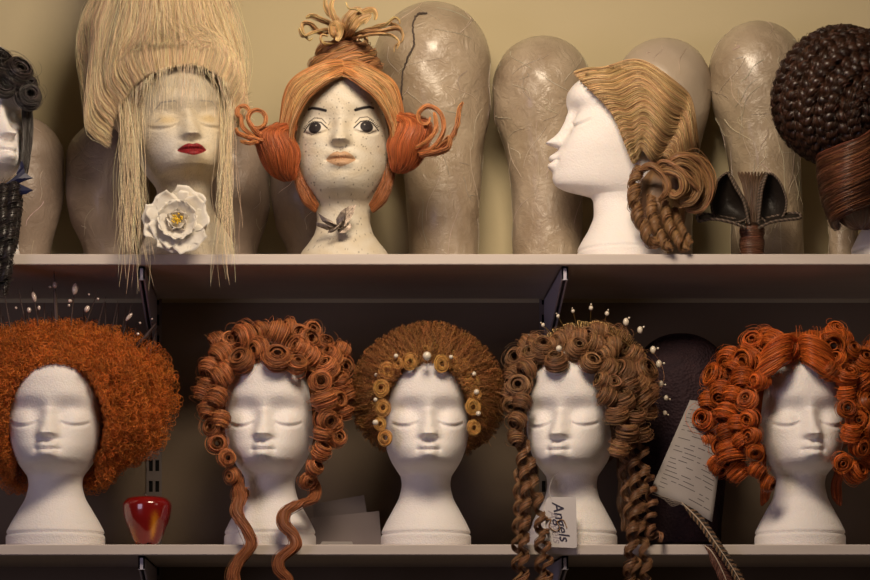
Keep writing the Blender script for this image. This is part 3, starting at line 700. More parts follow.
for (pts, r, tn, w) in [([(519, 425, .02), (522, 460, .01), (526, 490, -.008), (524, 540, -.022), (523, 600, -.024)], .0062, 10, .0042), ([(527, 440, .02), (533, 480, .0), (539, 505, -.012), (540, 550, -.022), (541, 600, -.026)], .0062, 8.5, .0042),
                        ([(516, 470, .02), (519, 500, .0), (517, 540, -.02), (517, 598, -.022)], .006, 7, .0026), ([(545, 512, -.0), (544, 535, -.02), (548, 560, -.024), (546, 598, -.026)], .006, 6, .0026),
                        ([(630, 430, .03), (634, 470, .01), (636, 510, -.01), (631, 545, -.024), (628, 600, -.026)], .0070, 10, .0044), ([(640, 420, .03), (644, 470, .01), (639, 520, -.012), (646, 560, -.024), (643, 600, -.024)], .0068, 9.5, .0044),
                        ([(622, 440, .03), (625, 480, .01), (630, 520, -.01), (636, 560, -.026), (634, 600, -.026)], .006, 8, .0026), ([(648, 470, .03), (652, 500, .01), (650, 530, -.006), (662, 540, -.008)], .007, 6, .003)]:
    part('ringlet', helix(pw(pts), r, tn, w, .0015, np.array(BRN) * .85, ridges=7, ph=rng.uniform(0, 6)), M_hair, t4)
for s, x in ((-1, 530), (1, 622)):
    mb = MB()
    for q in range(14):
        P = cr(pw([(x + rng.uniform(-6, 8), 420, .07), (x + s * rng.uniform(-4, 8), 455, .075), (x + s * rng.uniform(-2, 12), 495, .07), (x + s * rng.uniform(0, 14), 530, .06)]), 40)
        lock(mb, P + .002 * np.sin(np.linspace(0, 22, 40) + q)[:, None], .0055, .004, np.array(BRN) * .42, ridges=8)
    part('back_hair', mb, M_hair, t4)
# pins of the pearl tiara
tt = thing('pin_tiara', 'half ring of gold wire and pearl-headed pins behind the light brown curls', 'tiara', tuple(W(590, 338, .06)))
M_gold = mat('old_gold_wire', (.55, .38, .16), .35, .5, 1.0); M_pearl = mat('pearl', (.72, .64, .52), .22, .6, coat=.5)
for (hx_, hy_, r_) in [(531, 336, 1.6), (543, 325, 1.9), (558, 316, 1.8), (573, 311, 1.8), (574, 327, 1.7), (591, 308, 2.2), (583, 331, 2.0), (607, 313.5, 2.2), (604.5, 328, 1.8), (626, 322, 3.0), (640, 330, 2.8), (653, 350, 3.0), (659, 364, 3.0), (661, 384, 2.6), (666, 398, 2.4), (665, 413, 2.2)]:
    Yp = .055; p = W(hx_, hy_, Yp); base = W(588 + (hx_ - 588) * .55, 372 + (hy_ - 372) * .55, .07)
    u = (p - base) / np.linalg.norm(p - base); mb = MB(); tube(mb, np.array([base, p + u * .005]), .00065, 6)
    pin = part('pin', mb, M_gold, tt, origin=base)
    r = r_ * .00137; mb = MB(); ball(mb, p, r, sc3=(1, 1, 1.15 if r_ < 2.5 else 1.35)); ball(mb, p + u * r * 1.7, r * .4); part('pearl', mb, M_pearl, pin)
mb = MB()
for q in np.linspace(-50, 50, 34):
    a = math.radians(90 - q); bx, bz = 588 + 62 * math.cos(a), 392 - 62 * math.sin(a); tx, ty = 588 + (69 + rng.uniform(0, 3)) * math.cos(a), 392 - (69 + rng.uniform(0, 3)) * math.sin(a)
    tube(mb, cr(pw([(bx - 1, bz, .03), (tx - 1, ty, .035), (tx + 1, ty, .035), (bx + 1, bz, .03)]), 8), .0005, 5)
tube(mb, cr(pw([(588 + 62 * math.cos(a), 392 - 62 * math.sin(a), .03) for a in np.linspace(math.radians(40), math.radians(140), 14)]), 50), .0008, 6)
part('wire_comb', mb, M_gold, tt)
mb = MB(); ball(mb, W(559, 348.5, -.05), .0042); part('forehead_pearl', mb, M_pearl, t4)

# --- head 3: soft frizz, ring curls and pearls
t3 = thing('frizzed_wig', 'rounded ginger-brown frizzed wig edged with small ring curls and pearls', 'wig', (hx(426), HY, ZL + .10), 'ginger and brown wigs on the lower shelf')
FZ = (.34, .145, .05)
def tab(xs, ys):
    xs = np.radians(np.array(xs, float)); ys = np.array(ys, float)
    return lambda p: np.interp(np.mod(p + PI / 2, 2 * PI), xs, ys)
R3 = tab([0, 20, 40, 70, 90, 120, 150, 180, 210, 240, 270, 290, 320, 340, 360], [60, 62, 66, 74, 77, 76, 75, 76, 76, 77, 77, 74, 66, 62, 60])
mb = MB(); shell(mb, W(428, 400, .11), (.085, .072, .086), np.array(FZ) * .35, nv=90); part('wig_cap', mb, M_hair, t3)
def keep3(P):
    x, y = topx(P); face = (((x - 427) / 41) ** 2 + ((y - 420) / 56) ** 2 < 1) | ((np.abs(x - 427) < 34) & (y > 420))
    return ~np.any(face & (P[..., 1] < .09), axis=1) & ~np.any(y > 468, axis=1)
mb = MB(); img_frizz(mb, 6500, (428, 400), R3, .080, .100, FZ, keep3, amp=.0013, freq=(4, 8), radial=.85, arc_=(.3, .7), n=26, layers=(.7, 1.0), r=.00026, front=.9)
def near3(P):
    x, y = topx(P); e = ((x - 427) / 43) ** 2 + ((y - 420) / 58) ** 2
    return np.all((e > 1.0) & (y < 445), axis=1) & np.any(e < 1.5, axis=1) & np.all(P[..., 1] < .07, axis=1)
s3_ = surf_of(heads['h3']); hairline(mb, s3_, 427, 420, 43, 58, 1500, (.50, .24, .075), .0012, out=(8, 24), ang=(-8, 188))
img_frizz(mb, 1800, (428, 400), R3, .080, .100, (.50, .24, .075), near3, amp=.0014, freq=(1, 3), radial=.8, arc_=(.05, .25), n=22, layers=(.55, 1.0), r=.00026, front=1.5)
part('frizzed_hair', mb, M_fine, t3)
for i, (px, py, r_) in enumerate([(410, 362, 9), (442, 364, 9), (387, 370, 9), (463, 367, 8), (381, 388, 9), (472, 383, 8), (383, 408, 9), (473, 407, 9), (474, 428, 8), (385, 438, 8), (380, 424, 7), (398, 364, 6), (453, 362, 6), (476, 395, 6)]):
    Y = float(dome(px, py, 427, 425, 60, 82, .028, .058)); c = W(px, py, Y); mb = MB(); S_ = []
    for q in range(42):
        tt_ = np.linspace(0, rng.uniform(6, 12), 30) + rng.uniform(0, 6); rr = r_ * .00122 * (rng.uniform(.45, 1.1)) * np.linspace(1, .6, 30)
        a = norm(rng.normal(0, .14, 3) + [1, .25 * np.sign(px - 427), 0]); b = norm(np.cross(a, [0, 1, 0]))
        S_.append(c + a * (rr * np.cos(tt_))[:, None] + b * (rr * 1.1 * np.sin(tt_))[:, None] + np.array([0, 1, 0]) * rng.normal(0, .0018))
    strands(mb, S_, .00032, jitcol((.64, .34, .10), 42, .25)); part('ring_curl', mb, M_fine, t3, origin=c)
for (px, py, r_) in [(427, 356, 4.4), (396, 356, 2.4), (376, 375, 2.0), (375.4, 399.7, 2.1), (375.4, 422.5, 3), (451, 357, 2.2), (474, 374, 2.4), (476.5, 392, 2.8), (478.4, 413.5, 2.6)]:
    Y = float(dome(px, py, 427, 425, 62, 86, .020, .066)) ; mb = MB(); ball(mb, W(px, py, Y - .004), r_ * .00133, seg=16); part('pearl', mb, M_pearl, t3)

# --- head 1: huge frizzy ginger wig and dark crown
t1 = thing('frizzy_wig', 'very wide frizzy bright ginger wig beside the red apple', 'wig', (hx(55), HY, ZL + .12), 'ginger and brown wigs on the lower shelf')
FR = (.60, .165, .028)
R1 = tab([0, 25, 45, 62, 70, 90, 110, 123, 150, 180, 210, 237, 250, 270, 290, 298, 315, 335, 360], [70, 95, 90, 106, 111, 119, 119, 112, 88, 80, 88, 112, 119, 119, 111, 106, 90, 95, 70])
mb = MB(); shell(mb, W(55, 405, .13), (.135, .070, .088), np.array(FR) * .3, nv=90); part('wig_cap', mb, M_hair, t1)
def keep1(P):
    x, y = topx(P); face = (((x - 55.5) / 46) ** 2 + ((y - 425) / 60) ** 2 < 1) | ((np.abs(x - 55) < 38) & (y > 425))
    return ~np.any(face & (P[..., 1] < .08), axis=1) & ~np.any(y > 506, axis=1)
mb = MB(); img_frizz(mb, 9500, (55, 405), R1, .09, .105, FR, keep1, amp=.0042, freq=(3, 7), arc_=(.12, .42), n=30, layers=(.6, 1.02), r=.00028, front=.8, amt=.3)
def near1(P):
    x, y = topx(P); e = ((x - 55.5) / 48) ** 2 + ((y - 425) / 63) ** 2
    return np.all((e > 1.0) & ((np.abs(x - 55) > 38) | (y < 430)), axis=1) & np.any(e < 1.35, axis=1) & np.all((P[..., 1] < .075) & (y < 480), axis=1)
s1_ = surf_of(heads['h1']); hairline(mb, s1_, 55.5, 425, 48, 63, 3200, FR, .0028)
img_frizz(mb, 2600, (55, 405), R1, .09, .105, np.array(FR) * 1.0, near1, amp=.0028, freq=(1, 3), arc_=(.03, .16), n=22, layers=(.55, 1.0), r=.00026, front=1.5, amt=.3)
part('frizzy_hair', mb, M_fine, t1)
tc_ = thing('spiked_crown', 'dark spiky crown with pale gems behind the frizzy ginger wig', 'crown', tuple(W(60, 325, .07)))
M_dark = mat('blackened_metal', (.085, .055, .045), .45, .5, .3); M_gem = mat('pale_crystal', (.62, .50, .45), .15, .8, coat=1)
mb = MB()
for x in np.arange(-14, 160, 4.4):
    a = (x - 60) / 100; top = 300 + rng.uniform(-6, 22) + 26 * a * a
    P = np.array([W(60 + (x - 60) * .92, 340 + 14 * a * a, .07), W(x + rng.normal(0, 2), top, .06)]); tube(mb, cr(P, 4) , [.0014, .0013, .0010, .0004], 5)
part('thin_spikes', mb, M_dark, tc_)
for (bx, by, tx, ty, w) in [(57, 335, 54, 271, 3.4), (70, 335, 75, 282, 1.5), (40, 335, 32, 286, 1.5), (82, 335, 99, 288, 1.3), (120, 345, 132, 303, 1.5), (28, 335, 18, 288, 1.5), (135, 350, 157, 322, 3), (132, 350, 150, 333, 4), (95, 335, 106, 296, 1.2), (12, 338, 4, 292, 1.5), (110, 340, 118, 300, 1.2)]:
    P = cr(pw([(bx, by, .06), ((bx + tx) / 2, (by + ty) / 2, .055), (tx, ty, .05)]), 12); mb = MB(); lock(mb, P, w * .00080, .0010, (1, 1, 1), side=(1, 0, 0), ridges=4, dens=0, taper=(.05, .55), tip=.1)
    part('spike', mb, M_dark, tc_)
for (x, y, r_, e, an) in [(34, 297, 2.2, 2.0, .25), (29, 310, 2.0, 1.2, 0), (39, 308, 1.4, 1.4, 0), (55, 285, 2.4, 1.2, 0), (75, 289, 2.8, 1.8, -.1), (70, 301, 2.0, .8, 0), (69, 305.5, 1.2, 1, 0), (87, 309, 2.4, 1.3, -.5), (98, 299, 1.2, 1, 0), (89, 294.5, 1, 1, 0), (129, 317, 1.8, 2.4, -.7), (140, 323, 1.1, 1, 0), (152, 319, .9, 1, 0), (16, 308, 1.2, 1, 0), (50, 287, 1.3, 1, 0), (138, 334, 1.4, 1, 0)]:
    mb = MB(); c = W(x, y, .045); ball(mb, (0, 0, 0), r_ * .0016, seg=8, sc3=(1, 1, e)); v = mb.v[0]; ca, sa = math.cos(an), math.sin(an)
    mb.v[0] = np.stack([v[:, 0] * ca - v[:, 2] * sa, v[:, 1], v[:, 0] * sa + v[:, 2] * ca], 1) + c; part('gem', mb, M_gem, tc_, origin=c)

# ---------------------------------------------------------------- red apple
M_apple = mat('glossy_red_apple', vc=True, rough=.16, spec=.6, coat=.8)
yA = .05; cA = W(147, 0, yA); kA = (D0 + yA) / F; u = np.linspace(0, PI, 60); a = np.arange(96) / 96 * 2 * PI
zt = (1 - np.cos(u)) / 2
prof_r = pch([0, .03, .1, .3, .58, .78, .92, 1], [.0, .46, .56, .74, .95, 1.0, .80, .0], zt) ; prof_z = zt - .10 * np.exp(-((zt - 1) / .02) ** 2) 
lob = 1 + .035 * np.cos(5 * a)[None] * np.exp(-zt / .25)[:, None] + .02 * np.cos(2 * a + 1)[None] * zt[:, None]
Rm = prof_r[:, None] * 24.2 * kA * lob; Hh = 51 * kA
Zm = ZL + Hh * prof_z[:, None] * np.ones(96) + .002 * np.cos(5 * a)[None] * np.exp(-zt / .06)[:, None] + .0018
V = np.stack([cA[0] + Rm * np.cos(a), yA + Rm * np.sin(a), Zm], 2)
st = np.exp(-((np.mod(a - (-PI / 2 + .42) + PI, 2 * PI) - PI) / .16) ** 2)[None] * sstep(.02, .25, zt)[:, None] * sstep(.72, .4, zt)[:, None] + .45 * np.exp(-((np.mod(a - (-PI / 2 - .95) + PI, 2 * PI) - PI) / .25) ** 2)[None] * sstep(.5, .2, zt)[:, None]
st = np.clip(st + rng.normal(0, .07, (60, 96)) * (st > .1), 0, 1)[..., None]
ca_ = np.array([.20, .006, .006]) * (1 - st) + np.array([.60, .22, .012]) * st
mb = MB(); mb.add(V.reshape(-1, 3), grid_faces(60, 96, close_v=True)[:, ::-1], ca_.reshape(-1, 3))
tA = thing('apple', 'shiny red apple with a yellow streak beside the frizzy ginger wig', 'apple', (cA[0], yA, ZL)); part('fruit', mb, M_apple, tA)
mb = MB(); tube(mb, cr([(cA[0], yA, ZL + Hh * .88), (cA[0] + .001, yA, ZL + Hh * .97), (cA[0] - .004, yA, ZL + Hh * 1.05)], 8), .0011, 6); part('stem', mb, M_dark, tA)

# ---------------------------------------------------------------- cards, hood, paper, feather, tag
def sheet(pts4, th, nu=14, nv=14, bend=0.):
    """quad (TL, TR, BR, BL) px+Y -> thin solid, bent about its middle"""
    A = pw(pts4); u, v = np.meshgrid(np.linspace(0, 1, nu), np.linspace(0, 1, nv), indexing='ij')
    P = (A[0] * (1 - u)[..., None] + A[1] * u[..., None]) * (1 - v)[..., None] + (A[3] * (1 - u)[..., None] + A[2] * u[..., None]) * v[..., None]
    nrm = norm(np.cross(A[1] - A[0], A[3] - A[0])); nrm = nrm * (-1 if nrm[1] > 0 else 1)
    P = P + nrm * (bend * np.sin(u * PI))[..., None]
    mb = MB(); a_ = P.reshape(-1, 3); n_ = len(a_); g_ = grid_faces(nu, nv)
    mb.add(np.vstack([a_, a_ - nrm * th]), np.vstack([g_, g_[:, ::-1] + n_])); idx = np.arange(n_).reshape(nu, nv)
    ring = np.concatenate([idx[:, 0], idx[-1, 1:], idx[-2::-1, -1], idx[0, -2:0:-1]]); r2 = np.roll(ring, -1)
    mb.f.append(np.stack([ring, ring + n_, r2 + n_, r2], 1)); return mb, P, nrm
M_card = mat('grey_card', (.17, .14, .14), .7, .2); M_paper = mat('printed_paper', (.34, .31, .30), .8, .2, noise=(20, (.28, .25, .24), .6)); M_ink = mat('dark_ink', (.05, .04, .05), .7, .2)
mb, _, _ = sheet([(313, 504, .16), (364, 495, .16), (372, 548, .13), (316, 552, .13)], .0006)
tag(part('card', mb, M_card, smooth=False, origin=W(340, 549, .13)), 'grey card leaning at the back, upper of the pair between two wigs', 'card', 'grey cards between the wigs')
mb, P_, nr_ = sheet([(311, 518, .13), (379, 511, .13), (382, 548, .10), (311, 551, .10)], .0006)
cd = tag(part('card', mb, M_card, smooth=False, origin=W(345, 549, .10)), 'wide grey card standing in front of the other card', 'card', 'grey cards between the wigs')
mb, _, _ = sheet([(322, 541.5, .05), (352, 541.5, .05), (353, 544.3, .02), (320, 544.3, .02)], .0008)
tag(part('paper_slip', mb, M_paper, smooth=False, origin=W(336, 544, .03)), 'small pale paper slip lying on the shelf before the grey cards', 'paper')

M_hood = mat('dark_plum_net', (.030, .018, .024), .8, .15, bump=('voronoi', 260, .9, .002), noise=(40, (.055, .03, .035), .6))
YH = .19; th_ = thing('dark_hood', 'dark plum netted hood on a stand between the brown and orange wigs', 'hood', (hx(680, YH), YH, ZL))
k = (D0 + YH) / F; zt_ = CZ + (VY - 334) * k; ph = [(0, zt_), (.018, zt_ - .0015), (.036, zt_ - .009), (.052, zt_ - .023), (.064, zt_ - .045), (.070, zt_ - .075), (.070, zt_ - .12), (.066, zt_ - .16), (.060, ZL + .06), (.058, ZL + .012)]
pr = cr(np.array([(a_, 0, b_) for a_, b_ in ph]), 60)[:, [0, 2]]; pr[0, 0] = 0
mb = MB(); lathe(mb, hx(680, YH), YH, pr, 72, wob=lambda a_, z_: .02 * np.sin(3 * a_ + z_ * 40) + .008 * np.sin(14 * a_)); part('netted_hood', mb, M_hood, th_)
mb = MB(); lathe(mb, hx(680, YH), YH, [(0, ZL + .09), (.05, ZL + .085), (.045, ZL + .01), (.05, ZL), (0, ZL)], 40); part('stand', mb, M_dark, th_)
pts = [(690, 400, .075), (728, 408, .085), (712, 522, .035), (650, 491, .035)]
mb, P_, nr_ = sheet(pts, .0004, bend=.006)
pp = tag(part('paper_sheet', mb, M_paper, origin=W(680, 522, .035)), 'printed paper sheet hanging aslant in front of the dark hood', 'paper')
mb = MB()
for v_ in np.linspace(.10, .92, 20):
    u0 = .08
    while u0 < .9:
        u1 = min(.93, u0 + rng.uniform(.05, .3)); 
        if rng.random() < .8:
            uu = np.linspace(u0, u1, 6); A = pw(pts); q = (A[0] * (1 - uu)[:, None] + A[1] * uu[:, None]) * (1 - v_) + (A[3] * (1 - uu)[:, None] + A[2] * uu[:, None]) * v_ + nr_ * (.006 * np.sin(uu * PI) + .00025)[:, None]
            dn = norm(A[3] - A[0]) * .0004; mb.add(np.vstack([q - dn, q + dn]), [(i, i + 6, i + 7, i + 1) for i in range(5)])
        u0 = u1 + rng.uniform(.02, .08)
part('printed_lines', mb, M_ink, pp)

def feather(pts, wmax, label, c1, c2, bars=26, quill=None):
    P = cr(pw(pts), 60); T, S, U = frames(P, side=(1, 0, .5)); t = thing('pheasant_feather', label, 'feather', tuple(P[len(P) // 2]), 'barred feathers')
    mb = MB(); tube(mb, P, np.linspace(.0011, .0005, 60), 6, (.5, .4, .3)); part('quill', mb, M_fine, t)
    mb = MB(); n = 170
    for s in (-1, 1):
        ss = np.linspace(.02, .995, n); base = np.stack([np.interp(ss, np.linspace(0, 1, 60), P[:, q]) for q in range(3)], 1); i_ = np.clip((ss * 59).astype(int), 0, 59)
        wd = wmax * np.clip(ss * 9, .2, 1) * np.clip((1.02 - ss) * 6, .1, 1) * (1 + rng.normal(0, .06, n)); Tn, Sn, Un = T[i_], S[i_], U[i_]
        q = np.linspace(0, 1, 7)[None, :, None]
        B = base[:, None] + Sn[:, None] * s * (wd[:, None, None] * q) + Tn[:, None] * (wd[:, None, None] * .9 * q ** 1.3) + Un[:, None] * (.0015 * q * q)
        bar = (np.sin(ss * bars * 2 * PI) > .1); cc = np.where(bar[:, None], np.array(c1), np.array(c2)) * (1 + rng.normal(0, .1, (n, 1)))
        strands(mb, B, .00050, cc)
    part('barbs', mb, M_fine, t); return t
feather([(681, 502, -.012), (700, 521, -.016), (717, 545, -.022), (735, 572, -.026), (752, 602, -.028)], .0062, 'long barred brown feather hanging over the lower shelf edge', (.20, .11, .055), (.03, .018, .012), 22)
feather([(704, 545, -.012), (712, 552, -.016), (722, 570, -.018), (734, 600, -.018)], .009, 'broad reddish brown feather behind the long barred one', (.13, .045, .028), (.08, .03, .02), 18)
mb = MB()
for q in range(5): tube(mb, cr(pw([(652 + q * 3, 494 + q, .033), (668 + q, 498 + q * 2, .014), (682, 503, -.010)]), 12), .0005, 5, (.4, .34, .28))
tag(part('quill_bundle', mb, mat('pale_quill', (.25, .2, .16), .6), origin=W(668, 500, .01)), 'thin pale quill ends lying across the printed paper sheet', 'quills')

# tag with lettering
M_tag = mat('white_paper_tag', (.62, .58, .58), .45, .4)
tx0, tx1, ty0, ty1 = 545.5, 576, 497, 547; Yt = -.012
def rr_poly(x0, x1, y0, y1, r, n=6):
    out = []
    for cx, cy, a0, rr in ((x1 - .5, y0 + .5, -90, .5), (x1 - 1, y1 - 1, 0, 2), (x0 + r, y1 - r, 90, r), (x0 + r, y0 + r, 180, r)):
        for a_ in np.linspace(a0, a0 + 90, n): out.append((cx + rr * math.cos(math.radians(a_)), cy + rr * math.sin(math.radians(a_))))
    return out
poly = rr_poly(tx0, tx1, ty0, ty1, 6); n_ = len(poly); A = [W(x, y, Yt) for x, y in poly]; cen = W((tx0 + tx1) / 2, (ty0 + ty1) / 2, Yt)
mb = MB(); bk = [p + np.array([0, .0006, 0]) for p in A]
mb.add(A + [cen] + bk + [cen + [0, .0006, 0]], [((i + 1) % n_, i, n_) for i in range(n_)] + [(n_ + 1 + i, n_ + 1 + (i + 1) % n_, 2 * n_ + 1) for i in range(n_)])
mb.f.append(np.array([(i, (i + 1) % n_, n_ + 1 + (i + 1) % n_, n_ + 1 + i) for i in range(n_)]))
tg = thing('paper_tag', 'white card tag with dark lettering hanging before the left-turned foam head', 'tag', tuple(W(561, 547, Yt)))
part('tag_card', mb, M_tag, tg, smooth=False)
def lettering(s, size, px, py, ang, m, parent, Y, shear=.35, name='lettering', sx=1, bold=0):
    cu = bpy.data.curves.new('lettering', 'FONT'); cu.body = s; cu.size = size; cu.align_x = 'CENTER'; cu.align_y = 'CENTER'; cu.shear = shear; cu.extrude = .00008
    cu.materials.append(m); cu.offset = bold; tmp = bpy.data.objects.new('tmp', cu); me = bpy.data.meshes.new_from_object(tmp); bpy.data.objects.remove(tmp)
    o = bpy.data.objects.new(name, me); C.objects.link(o); o.parent = parent
    o.location = W(px, py, Y) - wloc(parent); o.rotation_euler = (PI / 2, ang, 0); o.scale = (sx, 1, 1); return o
lettering('Angels', .0200, 560.5, 521, math.radians(78), mat('dark_lettering', (.035, .03, .06), .5), tg, Yt - .0004, sx=1.0, bold=.0002)
lettering('Angels', .0165, 554.5, 526, math.radians(80), mat('reflected_lettering', (.38, .33, .36), .6), tg, Yt - .0003)  # paler offset copy painted in as the ghost reflection of the word
mb = MB(); tube(mb, cr(pw([(546, 521, Yt - .001), (551, 519, Yt - .0015), (549, 526, Yt - .0015), (555, 531, Yt - .0015), (560, 528, Yt - .0015), (557, 522, Yt - .0015), (563, 520, Yt - .001), (567, 528, Yt - .001)]), 50), .0006, 6)
part('gold_flourish', mb, mat('gold_ink', (.30, .15, .05), .4), tg)
mb = MB(); tube(mb, cr(pw([(552, 500, Yt - .0004), (549, 490, Yt), (553, 478, .022), (560, 470, .03)]), 20), .0004, 5); part('string', mb, M_tag, tg)
# ================================================================ upper row wigs
# --- tall blonde wig over the red-lipped head
BLO = (.84, .66, .42)
tb = thing('tall_wig', 'towering pale blonde wig with thin strands falling over the red-lipped head', 'wig', (hx(175, YU), YU, ZU + .2))
mb = MB(); u = np.linspace(0, 1, 60)
oy = [146, 120, 95, 60, 25, -20, -60, -95, -120]; ocx = [150, 160, 166, 164, 164, 164, 164, 164, 164]; ohw = [22, 52, 66, 68, 57, 50, 44, 36, 14]
yy = np.linspace(146, -120, 60); cx_ = pch(oy[::-1], ocx[::-1], yy); hw_ = pch(oy[::-1], ohw[::-1], yy) - 4; a = np.arange(120) / 120 * 2 * PI; k = (D0 + .10) / F
V = np.stack([((cx_ - VX) * k)[:, None] + (hw_ * k)[:, None] * np.cos(a) * (1 + rng.normal(0, .01, (1, 120))), .125 + (np.minimum(hw_ * k, .075) * .98)[:, None] * np.sin(a), (CZ + (VY - yy) * k)[:, None] * np.ones(120)], 2)
# keep the mass behind the face below the hairline
fz = np.clip((yy - 66) / 40, 0, 1)[:, None]; V[..., 1] = np.maximum(V[..., 1], -.6 + fz * .66)
mb.add(V.reshape(-1, 3), grid_faces(60, 120, close_v=True), np.tile(jitcol(np.array(BLO) * .62, 120, .1)[None], (60, 1, 1)).reshape(-1, 3)); part('hair_form', mb, M_hair, tb)
def blonde(N, lay0, lay1, r, amt, noise_):
    s = rng.random(N) ; lay = rng.uniform(lay0, lay1, N); out = []
    root = cr(np.array([(108, 146, .06), (113, 120, .045), (126, 94, .02), (142, 77, -.002), (160, 69, -.010), (185, 63, -.012), (208, 67, -.008), (224, 80, .0), (233, 102, .03), (236, 130, .05)]), 200)
    rt = root[(s * 199).astype(int)] + np.stack([rng.normal(0, 1.2, N), rng.normal(0, 1.2, N), rng.normal(0, .002, N)], 1)
    side = (s - .5) * 2
    ex = 164 + 62 * side * lay * .8 + rng.normal(0, 5, N)
    n1x = np.where(side < 0, rt[:, 0] - 22 * np.abs(side) ** .8, rt[:, 0] + 10 * side ** .9) + 0; n1y = rt[:, 1] - 22 - rng.uniform(0, 12, N)
    n2x = 164 + 76 * side * lay + rng.normal(0, 4, N); n2x = np.where(side < -.6, 164 - 78 * lay * rng.uniform(.86, 1, N), n2x); n2y = 45 - rng.uniform(0, 30, N) + 20 * np.abs(side) ** 3
    d = np.sqrt(np.clip(1 - np.clip(np.abs(n2x - 164) / 74, 0, 1) ** 2, 0, 1))
    p0 = rt; p1 = np.stack([n1x, n1y, rt[:, 2] * .75 - .012 * d * lay], 1); p2 = np.stack([n2x, n2y, .10 - .125 * d * lay], 1)
    ex2 = 164 + (n2x - 164) * .66; p3 = np.stack([ex2, np.full(N, -25.) - rng.uniform(0, 20, N), .10 - .11 * d * lay], 1); p4 = np.stack([164 + (n2x - 164) * .5, np.full(N, -100.), .11 - .07 * d], 1)
    for i in range(N):
        P = cr(np.array([p0[i], p1[i], p2[i], p3[i], p4[i]]), 34)
        w = np.linspace(0, 1, 34); P[:, 0] += noise_ * (np.sin(w * rng.uniform(6, 18) + rng.uniform(0, 6)) * w); P[:, 1] += noise_ * .6 * np.sin(w * rng.uniform(6, 18) + rng.uniform(0, 6)) * w
        out.append(np.stack([(P[:, 0] - VX) * (D0 + P[:, 2]) / F, P[:, 2], CZ + (VY - P[:, 1]) * (D0 + P[:, 2]) / F], 1))
    return out, r, jitcol(BLO, N, amt)
mb = MB()
for args in ((7600, .80, 1.0, .00024, .17, 2.0), (1300, .92, 1.13, .00018, .25, 5.0)): S_, r_, c_ = blonde(*args); strands(mb, S_, r_, c_)
part('upswept_hair', mb, M_fine, tb)
mb = MB(); S_ = []
sR_ = surf_of(redl); hairline(mb, sR_, 186, 112, 46, 48, 1300, (.84, .66, .42), .0004, ang=(5, 175), out=(6, 20), lift=.003, jit=.10, r=.00022)
for i in range(170):        # thin fringe over the face
    x0 = rng.uniform(128, 232); t_ = (x0 - 185) / 50; y0_ = 64 + 20 * t_ * t_; L_ = rng.uniform(15, 62) * (1.2 if abs(t_) > .6 else .8); x1 = x0 + (x0 - 185) * .12 + rng.normal(0, 3)
    Y0 = -.025 + .04 * t_ * t_; Y1 = -.016 + .055 * t_ * t_
    S_.append(cr(pw([(x0, y0_, Y0), (x0 + rng.normal(0, 1), y0_ + L_ * .2, Y0 - .004), (x1 + rng.normal(0, 1.5), y0_ + L_ * .6, Y1 - .003), (x1, y0_ + L_, Y1 - .002)]), 18))
strands(mb, S_, .00022, jitcol((.88, .74, .52), 170, .15)); part('fringe', mb, M_fine, tb)
mb = MB(); S_ = []
for i in range(230):        # long side wisps, a few reach below the shelf
    left = rng.random() < .62
    x0 = rng.uniform(116, 140) if left else rng.uniform(216, 236); y0_ = rng.uniform(75, 120); yend = rng.choice([rng.uniform(190, 252), rng.uniform(240, 268), rng.uniform(255, 296)], p=[.5, .4, .10])
    xe = (rng.normal(133, 9) if left else rng.normal(225, 5)); ph = rng.uniform(0, 6, 2); P = []
    for q in np.linspace(0, 1, 9):
        y_ = y0_ + (yend - y0_) * q; P.append((x0 + (xe - x0) * q ** .7 + 3.4 * math.sin(q * 8 + ph[0]) * q ** 1.5, y_, .035 - .055 * min(1, q * 1.3) - (.018 if y_ > 225 else .018 * q)))
    S_.append(cr(pw(P), 46))
strands(mb, S_, .00019, jitcol((.84, .68, .46), 230, .2)); part('long_wisps', mb, M_fine, tb)
mb = MB(); S_ = []
for i in range(46):         # stray loops around the outline
    x0 = rng.choice([rng.uniform(92, 112), rng.uniform(212, 230)]); s = -1 if x0 < 164 else 1; y0_ = rng.uniform(-10, 70); P = [(x0, y0_, .06)]
    for q in range(4): P.append((P[-1][0] + s * rng.uniform(-2, 8), P[-1][1] + rng.uniform(-16, 10), .06 + rng.normal(0, .01)))
    S_.append(cr(pw(P), 26))
strands(mb, S_, .00016, jitcol((.70, .50, .28), 46, .2)); part('stray_hairs', mb, M_fine, tb)

